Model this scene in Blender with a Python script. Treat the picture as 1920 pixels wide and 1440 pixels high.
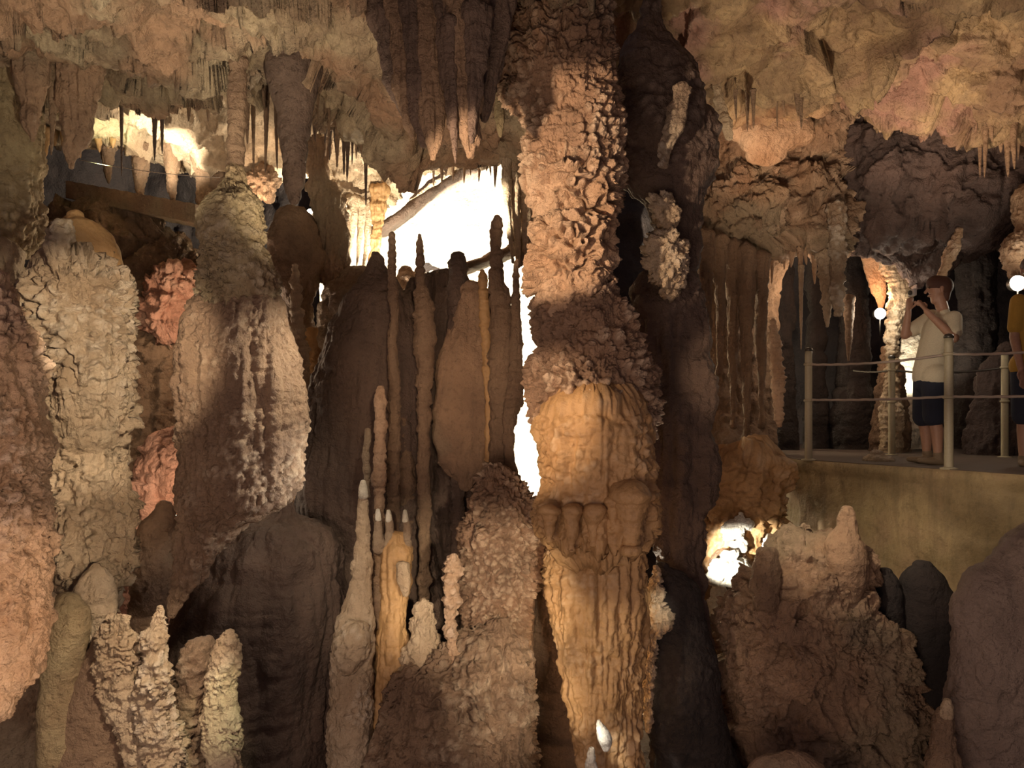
import bpy, math, random
import numpy as np
from mathutils import Vector

C = bpy.context.scene.collection
for o in list(bpy.data.objects): bpy.data.objects.remove(o)
F = 1480.0; CX = 960.0; HY = 780.0; ZC = 3.0
def P(px, py, Y):
    return Vector(((px-CX)/F*Y, Y, ZC-(py-HY)/F*Y))

# ------------------------------------------------------------------ camera
cam = bpy.data.cameras.new('camera'); camo = bpy.data.objects.new('camera', cam); C.objects.link(camo)
cam.sensor_width = 36; cam.lens = F*36/1920; cam.shift_y = (HY-720)/1920
cam.clip_start = .05; cam.clip_end = 100
camo.location = (0, 0, ZC); camo.rotation_euler = (math.pi/2, 0, 0)
sc = bpy.context.scene; sc.camera = camo
sc.view_settings.view_transform = 'Standard'; sc.view_settings.look = 'None'
sc.view_settings.exposure = 0.45; sc.view_settings.gamma = 1; sc.view_settings.use_curve_mapping = False
sc.cycles.use_denoising = True; sc.cycles.max_bounces = 5; sc.cycles.diffuse_bounces = 3
sc.cycles.sample_clamp_indirect = 4.0
w = bpy.data.worlds.new('ambient_fill'); sc.world = w; w.use_nodes = True
w.node_tree.nodes['Background'].inputs[0].default_value = (.72, .54, .57, 1)
w.node_tree.nodes['Background'].inputs[1].default_value = .25  # even ambient fill added to lift the dark areas

# ------------------------------------------------------------------ lamps: seen or inferred ones, and unseen spots added region by region
def spot(a, b, watts, col, deg, blend=.5, rad=.04):
    """a, b: (px, py, depth) of the lamp and of what it is aimed at"""
    A = P(*a); B = P(*b)
    l = bpy.data.lights.new('spot_lamp', 'SPOT'); l.energy = watts; l.color = col
    l.spot_size = math.radians(deg); l.spot_blend = blend; l.shadow_soft_size = rad
    o = bpy.data.objects.new('spot_lamp', l); C.objects.link(o); o.location = A
    o.rotation_euler = (B-A).to_track_quat('-Z', 'Y').to_euler(); return o
def point(a, watts, col, rad=.05):
    l = bpy.data.lights.new('point_lamp', 'POINT'); l.energy = watts; l.color = col; l.shadow_soft_size = rad
    o = bpy.data.objects.new('point_lamp', l); C.objects.link(o); o.location = P(*a); return o
PEA = (1, .74, .51); WRM = (1, .82, .60); CRM = (1, .88, .68); ORA = (1, .52, .27); WHT = (1, .95, .85); GRN = (.85, 1, .5)
#@LIGHTS
def area(a, b, watts, col, size):
    l = bpy.data.lights.new('area_fill', 'AREA'); l.energy = watts; l.color = col; l.shape = 'DISK'; l.size = size
    o = bpy.data.objects.new('area_fill', l); C.objects.link(o); o.location = a
    o.rotation_euler = (Vector(b)-Vector(a)).to_track_quat('-Z', 'Y').to_euler(); return o
# soft frontal fill added behind the viewer to lift the dark lower half
area((-1.5, -1.5, 1.2), (-.3, 5, 1.3), 85, (1, .74, .58), 2.5)
# main column: key from the left
spot((470, 420, 2.9), (1060, 360, 5), 290, PEA, 34, .3)
spot((520, 560, 2.9), (1050, 800, 5), 190, PEA, 26, .7)
spot((560, 1500, 3.2), (1090, 1230, 5), 62, WRM, 27, .6)
# hollow behind the stalagmites
spot((860, 700, 9.2), (850, 330, 12), 3800, CRM, 125, .6)
spot((800, 620, 8.6), (700, 330, 8.4), 150, CRM, 100, .6)
spot((705, 540, 7.7), (700, 345, 8.2), 130, CRM, 75, .6)
spot((470, 420, 8.2), (492, 330, 8.4), 22, PEA, 50, .6)
spot((810, 455, 6.5), (972, 385, 6.95), 130, CRM, 30, .6)
spot((930, 800, 10.6), (995, 850, 12.2), 700, CRM, 120)
spot((560, 470, 6.3), (980, 380, 7.0), 170, CRM, 15, .6)
spot((900, 610, 8.2), (662, 450, 8.2), 200, CRM, 22, .6)
# ceiling, left and centre
spot((180, 430, 3.9), (250, 20, 6.0), 95, (1, .88, .66), 78, .8)
spot((620, 560, 4.0), (640, 60, 6.5), 110, WRM, 70, .7)
spot((760, 900, 2.2), (840, 60, 4.3), 45, PEA, 30, .7)
# far left ceiling over the walkway
spot((300, 325, 8.2), (320, 235, 8.7), 75, CRM, 116, .7)
spot((190, 330, 8.2), (198, 235, 8.4), 22, GRN, 70, .7)
# right ceiling and the wall beneath
spot((1560, 650, 4.6), (1600, 100, 7.1), 230, WRM, 66, .8)
spot((1740, 560, 6.6), (1790, 215, 7.5), 120, PEA, 64, .7)
spot((1430, 420, 7.0), (1445, 250, 7.9), 30, ORA, 60, .7)
spot((1480, 900, 4.0), (1440, 300, 8.4), 150, PEA, 26, .7)
spot((1330, 760, 4.2), (1420, 640, 8.6), 40, PEA, 32, .7)
# left columns
spot((380, 420, 2.7), (185, 690, 5.1), 260, WRM, 34, .5)
spot((330, 1100, 2.8), (170, 980, 5.1), 110, WRM, 24, .8)
spot((420, 1700, 2.0), (0, 1170, 3.6), 150, PEA, 30, .7)
spot((330, 760, 2.3), (20, 800, 3.6), 22, WRM, 30, .7)
spot((420, 820, 3.3), (240, 1300, 4.7), 150, WRM, 34, .6)
spot((520, 1100, 3.6), (415, 1340, 4.7), 45, (.95, 1, .62), 18, .6)
# right flank of the dark necked column
spot((760, 560, 4.75), (565, 740, 5.0), 60, CRM, 90, .8)
spot((740, 900, 4.8), (556, 900, 5.0), 22, WHT, 70, .8)
# lower centre
spot((1120, 1180, 2.8), (900, 1120, 5.5), 200, WRM, 30, .6)
spot((860, 500, 2.4), (820, 700, 6.2), 170, PEA, 30, 1)
spot((600, 900, 2.4), (715, 1090, 5.5), 150, WRM, 24, .9)
spot((1240, 1500, 3.2), (960, 1320, 5.2), 130, WRM, 27, .9)
# platform and boulder
spot((1360, 560, 4.2), (1560, 1010, 6.0), 170, WRM, 34, .9)
spot((1560, 560, 4.0), (1780, 950, 6.2), 90, WRM, 36, .9)
spot((1500, 700, 4.4), (1740, 640, 7.1), 70, WRM, 20, .7)
spot((1650, 800, 2.2), (1900, 1180, 4.6), 26, PEA, 26, .7)
# white stones, lit from behind the black stalagmite, and that one's edge
spot((1262, 1100, 6.0), (1368, 1045, 6.95), 330, WHT, 24, .4)
spot((1188, 1180, 5.95), (1212, 1180, 5.45), 90, CRM, 120, .5)
spot((1330, 900, 3.2), (1232, 1150, 5.4), 120, CRM, 6, .3)
spot((1000, 1300, 3.9), (1130, 1382, 4.6), 60, WHT, 9, .3)
# lamps seen in the picture and small ones deep inside
point((1650, 588, 9.0), 7, CRM); point((1652, 560, 9.35), 8, ORA)
point((1908, 531, 7.45), 8, CRM)
point((1500, 545, 9.2), 9, PEA)
spot((1712, 740, 9.9), (1712, 660, 10.4), 40, CRM, 100)
point((345, 940, 6.9), 14, PEA)
point((400, 620, 7.9), 26, PEA)
#@END

# ------------------------------------------------------------------ noise
def _h(ix, iy, iz, s):
    n = (ix*374761393 + iy*668265263 + iz*1274126177 + s*974634777) & 0xffffffff
    n = ((n ^ (n >> 13))*1103515245) & 0xffffffff
    n = ((n ^ (n >> 15))*668265263) & 0xffffffff
    return (n ^ (n >> 16))/4294967296.0
def vn(p, s=0):
    i = np.floor(p).astype(np.int64); f = p-i; f = f*f*f*(f*(f*6-15)+10)
    x, y, z = i[..., 0], i[..., 1], i[..., 2]; r = 0
    for dx in (0, 1):
        wx = f[..., 0] if dx else 1-f[..., 0]
        for dy in (0, 1):
            wy = f[..., 1] if dy else 1-f[..., 1]
            for dz in (0, 1):
                wz = f[..., 2] if dz else 1-f[..., 2]
                r = r + wx*wy*wz*_h(x+dx, y+dy, z+dz, s)
    return r*2-1
def fbm(p, s=0, o=4, g=.5):
    r = 0; a = 1; t = 0
    for k in range(o): r = r + a*vn(p*2.03**k+k*17.3, s+k); t += a; a *= g
    return r/t
def billow(p, s=0, o=4, g=.5):
    r = 0; a = 1; t = 0
    for k in range(o): r = r + a*np.abs(vn(p*2.07**k+k*11.7, s+k)); t += a; a *= g
    return r/t*2-.6
def worley(p, s=0):
    i = np.floor(p).astype(np.int64); best = np.full(p.shape[:-1], 9.0)
    for dx in (-1, 0, 1):
        for dy in (-1, 0, 1):
            for dz in (-1, 0, 1):
                x, y, z = i[..., 0]+dx, i[..., 1]+dy, i[..., 2]+dz
                d = (x+_h(x, y, z, s)-p[..., 0])**2+(y+_h(x, y, z, s+1)-p[..., 1])**2+(z+_h(x, y, z, s+2)-p[..., 2])**2
                best = np.minimum(best, d)
    return np.sqrt(best)

def facets(p, s=0):
    i = np.floor(p).astype(np.int64); best = np.full(p.shape[:-1], 9.0); out = np.zeros(p.shape[:-1])
    for dx in (-1, 0, 1):
        for dy in (-1, 0, 1):
            for dz in (-1, 0, 1):
                x, y, z = i[..., 0]+dx, i[..., 1]+dy, i[..., 2]+dz
                q = [x+_h(x, y, z, s)-p[..., 0], y+_h(x, y, z, s+1)-p[..., 1], z+_h(x, y, z, s+2)-p[..., 2]]
                d = q[0]**2+q[1]**2+q[2]**2
                v = sum(q[k]*(_h(x, y, z, s+3+k)*2-1) for k in range(3))*1.1+_h(x, y, z, s+7)*.7-.35
                m = d < best; best = np.where(m, d, best); out = np.where(m, v, out)
    return out

# ------------------------------------------------------------------ materials
def rock(name, a, b, tip=None, grain=1.0, bump=.9, rough=.6, streak=.35, stain=None, c3=None):
    m = bpy.data.materials.new(name); m.use_nodes = True; N = m.node_tree.nodes; L = m.node_tree.links
    bs = N['Principled BSDF']; bs.inputs['Roughness'].default_value = rough
    geo = N.new('ShaderNodeNewGeometry')
    def noise(scale, det=5, st=None, rg=.6):
        n = N.new('ShaderNodeTexNoise'); n.inputs['Scale'].default_value = scale
        n.inputs['Detail'].default_value = det; n.inputs['Roughness'].default_value = rg
        if st:
            mp = N.new('ShaderNodeMapping'); mp.inputs['Scale'].default_value = st
            L.new(geo.outputs['Position'], mp.inputs[0]); L.new(mp.outputs[0], n.inputs['Vector'])
        else: L.new(geo.outputs['Position'], n.inputs['Vector'])
        return n.outputs['Fac']
    def ramp(src, lo, hi):
        r = N.new('ShaderNodeMapRange'); r.inputs[1].default_value = lo; r.inputs[2].default_value = hi
        L.new(src, r.inputs[0]); return r.outputs[0]
    def mix(f, c1, c2):
        x = N.new('ShaderNodeMix'); x.data_type = 'RGBA'
        for k, c in ((6, c1), (7, c2)):
            if isinstance(c, tuple): x.inputs[k].default_value = (*c, 1)
            else: L.new(c, x.inputs[k])
        if isinstance(f, float): x.inputs[0].default_value = f
        else: L.new(f, x.inputs[0])
        return x.outputs[2]
    col = mix(ramp(noise(2.2*grain, 6), .38, .62), a, b)
    if c3: col = mix(ramp(noise(.9, 3), .5, .6), col, c3)
    dk = tuple(v*.5 for v in b)
    s1 = N.new('ShaderNodeMath'); s1.operation = 'MULTIPLY'; s1.inputs[1].default_value = streak
    L.new(ramp(noise(1, 5, (9, 9, 1.0)), .5, .75), s1.inputs[0]); col = mix(s1.outputs[0], col, stain or dk)
    s2 = N.new('ShaderNodeMath'); s2.operation = 'MULTIPLY'; s2.inputs[1].default_value = .4
    L.new(ramp(noise(26*grain, 4), .52, .7), s2.inputs[0]); col = mix(s2.outputs[0], col, dk)
    at = N.new('ShaderNodeAttribute'); at.attribute_name = 'tip'
    col = mix(at.outputs['Fac'], col, tip or tuple(min(1, v*1.25+.03) for v in a))
    L.new(col, bs.inputs['Base Color'])
    b1 = N.new('ShaderNodeBump'); b1.inputs['Strength'].default_value = bump; b1.inputs['Distance'].default_value = .035
    L.new(noise(34*grain, 6, None, .65), b1.inputs['Height'])
    b2 = N.new('ShaderNodeBump'); b2.inputs['Strength'].default_value = bump; b2.inputs['Distance'].default_value = .04
    L.new(noise(9*grain, 5), b2.inputs['Height']); L.new(b1.outputs[0], b2.inputs['Normal'])
    L.new(b2.outputs[0], bs.inputs['Normal']); return m
def plain(name, col, rough=.6, metal=0, emit=None, es=1, bump=0, bs_=60):
    m = bpy.data.materials.new(name); m.use_nodes = True; N = m.node_tree.nodes; L = m.node_tree.links
    b = N['Principled BSDF']; b.inputs['Roughness'].default_value = rough; b.inputs['Metallic'].default_value = metal
    n = N.new('ShaderNodeTexNoise'); n.inputs['Scale'].default_value = bs_; n.inputs['Detail'].default_value = 4
    g = N.new('ShaderNodeNewGeometry'); L.new(g.outputs['Position'], n.inputs['Vector'])
    x = N.new('ShaderNodeMix'); x.data_type = 'RGBA'; x.inputs[6].default_value = (*col, 1)
    x.inputs[7].default_value = (*[c*.7 for c in col], 1); L.new(n.outputs['Fac'], x.inputs[0]); L.new(x.outputs[2], b.inputs['Base Color'])
    if bump:
        bb = N.new('ShaderNodeBump'); bb.inputs['Strength'].default_value = bump; bb.inputs['Distance'].default_value = .01
        L.new(n.outputs['Fac'], bb.inputs['Height']); L.new(bb.outputs[0], b.inputs['Normal'])
    if emit: b.inputs['Emission Color'].default_value = (*emit, 1); b.inputs['Emission Strength'].default_value = es
    return m
M = dict(
    peach=rock('peach_flowstone', (.62, .42, .27), (.42, .25, .14), (.80, .60, .44)),
    pale=rock('pale_limestone', (.60, .46, .31), (.44, .31, .19), (.72, .60, .45)),
    white=rock('white_calcite', (.85, .80, .68), (.75, .66, .5)),
    grey=rock('grey_limestone', (.44, .34, .23), (.26, .165, .10), (.62, .54, .44)),
    roof=rock('grey_brown_roof_rock', (.48, .37, .23), (.19, .115, .065), grain=.8, bump=1, streak=.6, c3=(.40, .24, .14)),
    crust=rock('brown_crust_pale_buds', (.40, .24, .14), (.25, .15, .09), (.76, .57, .39)),
    olive=rock('olive_limestone', (.40, .31, .17), (.28, .19, .10), (.6, .5, .34)),
    brown=rock('brown_calcite', (.31, .20, .12), (.205, .125, .075), (.5, .38, .26)),
    ochre=rock('ochre_flowstone', (.50, .30, .13), (.36, .20, .08), (.62, .44, .26), bump=.35),
    gold=rock('golden_ceiling_rock', (.50, .34, .18), (.24, .14, .08), grain=.8, bump=.9, streak=.5, c3=(.40, .22, .16)),
    dark=rock('dark_brown_stone', (.17, .11, .078), (.11, .07, .05), (.3, .22, .17)),  # one darker brown rock tone
    black=rock('black_shade_stone', (.036, .024, .020), (.024, .017, .015), rough=.8),  # near-black colour stands in for shade on back wall, far columns and stones
    red=rock('red_limestone', (.66, .36, .25), (.50, .25, .16), (.75, .48, .34)),
    rust=rock('rust_flowstone', (.43, .27, .16), (.27, .165, .10), (.6, .42, .28), c3=(.33, .24, .15)),
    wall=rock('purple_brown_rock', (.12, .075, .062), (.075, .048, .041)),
    slope=rock('grey_brown_slope', (.30, .22, .175), (.21, .15, .12)),
    conc=rock('ochre_concrete', (.38, .28, .14), (.22, .155, .075), bump=.4, streak=.6, grain=.7, c3=(.30, .20, .11)),
)

# ------------------------------------------------------------------ mesh helpers
def mesh_obj(name, V, faces, mat, parent=None, tip=None, origin=None, smooth=True):
    me = bpy.data.meshes.new(name)
    o = bpy.data.objects.new(name, me); C.objects.link(o)
    V = np.asarray(V, dtype=np.float64)
    if origin is None:
        origin = (0, 0, 0) if parent else ((V[:, 0].min()+V[:, 0].max())/2, (V[:, 1].min()+V[:, 1].max())/2, V[:, 2].min())
    po = np.array(parent.location) if parent else np.zeros(3)
    if parent: V = V-po
    else: o.location = origin; V = V-np.array(origin)
    me.from_pydata(V.tolist(), [], faces if isinstance(faces, list) else faces.tolist()); me.validate()
    if smooth: me.polygons.foreach_set('use_smooth', [True]*len(me.polygons))
    if tip is not None:
        a = me.attributes.new('tip', 'FLOAT', 'POINT'); a.data.foreach_set('value', np.asarray(tip, dtype=np.float32).ravel())
    me.materials.append(mat); me.update()
    if parent: o.parent = parent
    return o
def tag(o, label, cat=None, group=None):
    o['label'] = label
    if cat: o['category'] = cat
    if group: o['group'] = group
    return o
def thing(name, label, cat, loc, group=None):
    o = bpy.data.objects.new(name, None); C.objects.link(o); o.location = loc; o.empty_display_size = .1
    return tag(o, label, cat, group)
def struct(o): o['kind'] = 'structure'; return o
def val(v, y):
    if isinstance(v, (list, tuple)): return np.interp(y, [q[0] for q in v], [q[1] for q in v])
    return np.full_like(y, float(v))
def grid_normals(G, wrap):
    if wrap:
        E = np.concatenate([G[:, -1:], G, G[:, :1]], 1); du = (E[:, 2:]-E[:, :-2])
    else: du = np.gradient(G, axis=1)
    dv = np.gradient(G, axis=0)
    n = np.cross(du, dv); l = np.linalg.norm(n, axis=-1, keepdims=True); return n/np.maximum(l, 1e-9)
def displace(G, n, py, px, seed, lump, ls, pop, ps, flute, fs, rib, rs, wob, pit=0, pw=.1, ter=0, ts=.1, fac=0, fcs=.4):
    tip = 0
    d = val(lump, py)*(billow(G/ls, seed, 5, .55)*1.1+fbm(G/(ls*2.2), seed+5, 3)*.6)
    d = d+.10*np.minimum(val(lump, py), .04)*fbm(G/.02, seed+90, 2)
    if np.any(val(ter, py)):
        t = G[..., 2]/ts+1.6*vn(G*np.array([1, 1, .35])/(ts*.75), seed+81)+.8*vn(G/(ts*.35), seed+82); fr = t-np.floor(t)
        d = d+val(ter, py)*((1-fr)**.8*np.clip(fr*9, 0, 1)-.4)*(.6+.8*vn(G/(ts*2), seed+83))
    if fac:
        q = G+np.stack([fbm(G/fcs*1.3, seed+k, 3) for k in (84, 85, 86)], -1)*fcs*.35
        d = d+fac*facets(q/fcs, seed+87)+fac*.4*facets(q/(fcs*.4), seed+97)
    if pit: d = d-pit*np.clip(1-worley(G/pw*np.array([1, 1, .8]), seed+33)/.55, 0, 1)
    if np.any(val(pop, py)):
        q = G.copy(); q = q+np.stack([vn(G/ps*.7, seed+60)]*3, -1)*ps*.35
        wv = worley(q/ps, seed+9); w2 = worley(q/(ps*.55), seed+19)
        bl = np.sqrt(np.clip(1-(wv/.58)**2, 0, 1)); b2 = np.sqrt(np.clip(1-(w2/.6)**2, 0, 1))
        msk = np.clip(.65+1.3*fbm(G/(ps*5), seed+30, 2), .1, 1)
        k = (bl*.8+b2*.3)*msk
        d = d+val(pop, py)*(k-.35); tip = np.clip((k-.35)*1.7, 0, 1)*np.clip(val(pop, py)/.02, 0, 1)*.65
    if np.any(val(flute, py)):
        q = G*np.array([1/fs, 1/fs, 1/(fs*9)]); d = d+val(flute, py)*billow(q, seed+40, 3, .5)
    if np.any(val(rib, py)):
        q = G*np.array([1/(rs*5), 1/(rs*5), 1/rs]); d = d+val(rib, py)*billow(q, seed+50, 2, .5)
    return d, tip
def body(name, prof, Y, mat, parent=None, dr=.9, seed=1, res=None, lump=.03, ls=.3, pop=0, ps=.06, flute=0, fs=.1,
         rib=0, rs=.05, floor=False, ceil=False, wob=0, smoothp=1, pit=0, pw=.1, ter=0, ts=.1, fac=0, fcs=.4):
    """a closed rock body: prof rows are (y, left, right[, depth]) in photo pixels at depth Y"""
    pr = [tuple(r) if len(r) == 4 else (*r, Y) for r in prof]
    if floor:
        yb = HY+(ZC+.05)/pr[-1][3]*F; r = pr[-1]; k = (r[2]-r[1])*.06; pr.append((yb, r[1]-k, r[2]+k, r[3]))
    if ceil: r = pr[0]; k = (r[2]-r[1])*.15; pr.insert(0, (r[0]-(ceil if ceil > 1 else 120), r[1]-k, r[2]+k, r[3]))
    pr = np.array(pr, float)
    yy = pr[:, 0]
    res = res or .017*Y/5
    step = res*F/Y; nv = max(8, int((yy[-1]-yy[0])/step)); t = np.linspace(yy[0], yy[-1], nv)
    # dense rings near the two ends to round the caps
    xl, xr, dd = (np.interp(t, yy, pr[:, k]) for k in (1, 2, 3))
    kw = max(1, int(14*smoothp/step))
    if kw > 1:
        ker = np.hanning(kw*2+1)[1:-1] if kw > 1 else np.ones(1); ker = ker/ker.sum(); pad = len(ker)//2
        sm = lambda a: np.convolve(np.pad(a, pad, mode='reflect', reflect_type='odd'), ker, 'valid')
        xl, xr, dd = sm(xl), sm(xr), sm(dd)
    hw = np.maximum((xr-xl)/2, .5)/F*dd; cx = ((xl+xr)/2-CX)/F*dd; cz = ZC-(t-HY)/F*dd
    if wob:
        cx = cx+wob*vn(np.stack([cz*4, cz*0+seed, cz*0], -1), seed+71)
    # caps
    def cap(i, sgn, n=6):
        out = []
        for k in range(1, n+1):
            a = k/n*math.pi/2; out.append((cx[i], dd[i], cz[i]+sgn*math.sin(a)*min(hw[i], .3)*.7, hw[i]*max(math.cos(a), .02)))
        return out
    top = cap(0, 1)[::-1]; bot = cap(-1, -1)
    R = np.array(top+[(cx[k], dd[k], cz[k], hw[k]) for k in range(nv)]+bot)
    tt = np.concatenate([[t[0]]*len(top), t, [t[-1]]*len(bot)])
    nu = int(np.clip(2*math.pi*R[:, 3].max()*(1+dr)/2/res, 10, 420))
    th = np.linspace(0, 2*math.pi, nu, endpoint=False)
    G = np.stack([R[:, None, 0]+R[:, None, 3]*np.cos(th)[None], R[:, None, 1]-R[:, None, 3]*dr*np.sin(th)[None]*np.ones((len(R), 1)), R[:, None, 2]+0*th[None]], -1)
    n = grid_normals(G, True); c = np.array([R[:, 0], R[:, 1], R[:, 2]]).T[:, None]
    s = np.sign(((G-c)*n).sum(-1).mean()); n = n*(s if s else 1)
    py = tt[:, None]+0*th[None]
    fade = np.clip(R[:, 3]/.05, .25, 1)[:, None]
    d, tip = displace(G, n, py, None, seed*13, lump, ls, pop, ps, flute, fs, rib, rs, wob, pit, pw, ter, ts, fac, fcs)
    G = G+n*(d*fade)[..., None]
    V = G.reshape(-1, 3); nr = len(R)
    i = np.arange(nr-1)[:, None]*nu; j = np.arange(nu)[None]; j2 = (j+1) % nu
    Fq = np.stack([i+j, i+nu+j, i+nu+j2, i+j2], -1).reshape(-1, 4).tolist()
    Fq.append(list(range(nu))[::1]); Fq.append([(nr-1)*nu+k for k in range(nu)][::-1])
    tp = np.zeros(len(V)) if isinstance(tip, int) else (tip+0*py).ravel()
    return mesh_obj(name, V, Fq, mat, parent, tp)
def patch(name, rows, mat, parent=None, seed=1, res=.05, lump=.12, ls=.8, pop=0, ps=.08, flute=0, fs=.2, rib=0, rs=.1, thick=0, pit=0, pw=.1, ter=0, ts=.1, fac=0, fcs=.4):
    """rows of control points (px, py, depth) -> a displaced rock surface"""
    A = np.array([[list(P(*q)) for q in r] for r in rows]); nr, ncol = A.shape[:2]
    def cr(A, n):
        k = len(A); t = np.linspace(0, k-1, n); i = np.clip(t.astype(int), 0, k-2); f = (t-i)[:, None, None]
        g = lambda j: A[np.clip(j, 0, k-1)]
        p0, p1, p2, p3 = g(i-1), g(i), g(i+1), g(i+2)
        return .5*((2*p1)+(-p0+p2)*f+(2*p0-5*p1+4*p2-p3)*f*f+(-p0+3*p1-3*p2+p3)*f**3)
    lv = np.linalg.norm(np.diff(A, axis=0), axis=-1).sum(0).max(); lu = np.linalg.norm(np.diff(A, axis=1), axis=-1).sum(1).max()
    nv = int(np.clip(lv/res, 4, 520)); nu = int(np.clip(lu/res, 4, 620))
    G = cr(A, nv); G = cr(G.transpose(1, 0, 2), nu).transpose(1, 0, 2)
    n = grid_normals(G, False)
    s = np.sign((n*(np.array([0, 0, ZC])-G)).sum(-1)); s = np.sign(s.mean()) or 1; n = n*s
    py = HY-(G[..., 2]-ZC)*F/np.maximum(G[..., 1], .3)
    d, tip = displace(G, n, py, None, seed*13, lump, ls, pop, ps, flute, fs, rib, rs, 0, pit, pw, ter, ts, fac, fcs)
    G = G+n*d[..., None]; V = G.reshape(-1, 3)
    i = np.arange(nv-1)[:, None]*nu; j = np.arange(nu-1)[None]
    Fq = np.stack([i+j, i+nu+j, i+nu+j+1, i+j+1], -1).reshape(-1, 4)
    tp = np.zeros(len(V)) if isinstance(tip, int) else tip.ravel()
    if thick:
        c = A.reshape(-1, 3).mean(0); B = G-n*thick*np.ones_like(G); o = len(V); V = np.concatenate([V, B.reshape(-1, 3)]); tp = np.concatenate([tp, tp*0])
        Fb = Fq[:, ::-1]+o; ed = list(range(nu))+[k*nu+nu-1 for k in range(1, nv)]+[(nv-1)*nu+k for k in range(nu-2, -1, -1)]+[k*nu for k in range(nv-2, 0, -1)]
        side = [[ed[k], ed[(k+1) % len(ed)], ed[(k+1) % len(ed)]+o, ed[k]+o] for k in range(len(ed))]
        Fq = Fq.tolist()+Fb.tolist()+side
    return mesh_obj(name, V, Fq, mat, parent, tp)
def stal(name, x, y0, y1, wpx, Y, mat, seed=1, bend=0, up=False, tip=.12, parent=None, rib=.006, res=None, flute=0, lump=None):
    """a stalactite hanging from y0 to its tip y1 (up: a stalagmite with its tip at y1 and its foot at y0)"""
    h = wpx/2; L = y1-y0
    prof = [(y0+L*f, x+bend*f*f-h*k, x+bend*f*f+h*k) for f, k in ((0, 1.25), (.12, 1), (.45, .72), (.75, .48), (.93, .3), (1, tip))]
    if up: prof = prof[::-1]
    res = res or max(.006, min(.014, wpx/F*Y/7))
    return body(name, prof, Y, mat, parent, dr=.95, seed=seed, lump=lump or wpx/F*Y*.14, ls=max(.04, wpx/F*Y*1.1), rib=rib, rs=.035, flute=flute, fs=.05, res=res, smoothp=.4)

ORD = 'first second third fourth fifth sixth seventh eighth ninth tenth eleventh twelfth thirteenth fourteenth fifteenth sixteenth seventeenth eighteenth'.split()
def ordinal(k, n): return 'leftmost' if k == 0 else 'rightmost' if k == n-1 else ORD[k]+' from the left'
#@SETTING
# ------------------------------------------------------------------ the rock shell
X = [-260, 0, 120, 310, 420, 520, 600, 760, 960, 1150]
e1 = [190, 185, 185, 200, 185, 150, 215, 290, 300, 260]
o = struct(patch('ceiling', [
    [(x, -900, 1.9) for x in X],
    [(x, -330, 3.0) for x in X],
    [(x, -60, 4.3) for x in X],
    [(x, 55+8*math.sin(x*.02), 5.4) for x in X],
    [(x, e*.68, 6.2) for x, e in zip(X, e1)],
    [(x, e-4, 7.0) for x, e in zip(X, e1)],
    [(x, e+4, 7.25) for x, e in zip(X, e1)],
    [(x, e-60, 7.6) for x, e in zip(X, e1)],
], M['roof'], seed=3, res=.019, lump=.14, ls=.5, flute=.02, fs=.12, fac=.22, fcs=.65))
# far part of the left ceiling, lit cream and green above the walkway
X = [-200, 0, 70, 160, 240, 300, 360, 420, 520, 620]
e2 = [265, 262, 262, 268, 275, 288, 318, 350, 330, 330]
struct(patch('ceiling', [
    [(x, 60, 7.6) for x in X],
    [(x, 190, 7.9) for x in X],
    [(x, e-35, 8.6) for x, e in zip(X, e2)],
    [(x, e, 9.2) for x, e in zip(X, e2)],
    [(x, e-20, 9.8) for x, e in zip(X, e2)],
], M['pale'], seed=5, res=.022, lump=.10, ls=.5, fac=.16, fcs=.6))
# yellow lobe over the hollow
struct(patch('ceiling', [
    [(x, 150, 7.4) for x in (540, 600, 660, 720, 790, 860, 930, 1010)],
    [(x, y, 7.9) for x, y in ((540, 240), (600, 262), (660, 275), (720, 270), (790, 262), (860, 285), (930, 262), (1010, 250))],
    [(x, y, 8.3) for x, y in ((556, 285), (610, 318), (660, 345), (720, 330), (790, 300), (860, 304), (930, 290), (1010, 280))],
    [(x, y, 8.7) for x, y in ((570, 300), (610, 350), (665, 385), (720, 380), (780, 330), (860, 318), (930, 310), (1010, 300))],
    [(x, y, 9.3) for x, y in ((570, 280), (610, 330), (665, 370), (720, 365), (780, 310), (860, 300), (930, 295), (1010, 285))],
], M['pale'], seed=8, res=.019, lump=.10, ls=.4, flute=.03, fs=.16, fac=.1, fcs=.4, pit=.05, pw=.2))
# right ceiling
X = [1120, 1230, 1330, 1430, 1530, 1640, 1740, 1840, 1960, 2200]
e3 = [140, 130, 190, 215, 205, 190, 205, 238, 245, 250]
struct(patch('ceiling', [
    [(x, -900, 1.9) for x in X],
    [(x, -360, 3.8) for x in X],
    [(x, -110, 5.4) for x in X],
    [(x, 25+10*math.sin(x*.013), 6.5) for x in X],
    [(x, e*.62, 7.0) for x, e in zip(X, e3)],
    [(x, e-6, 7.55) for x, e in zip(X, e3)],
    [(x, e+4, 7.8) for x, e in zip(X, e3)],
    [(x, e-30, 8.6) for x, e in zip(X, e3)],
], M['gold'], seed=11, res=.021, lump=.20, ls=.6, fac=.24, fcs=.8, rib=.03, rs=.09))
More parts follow.
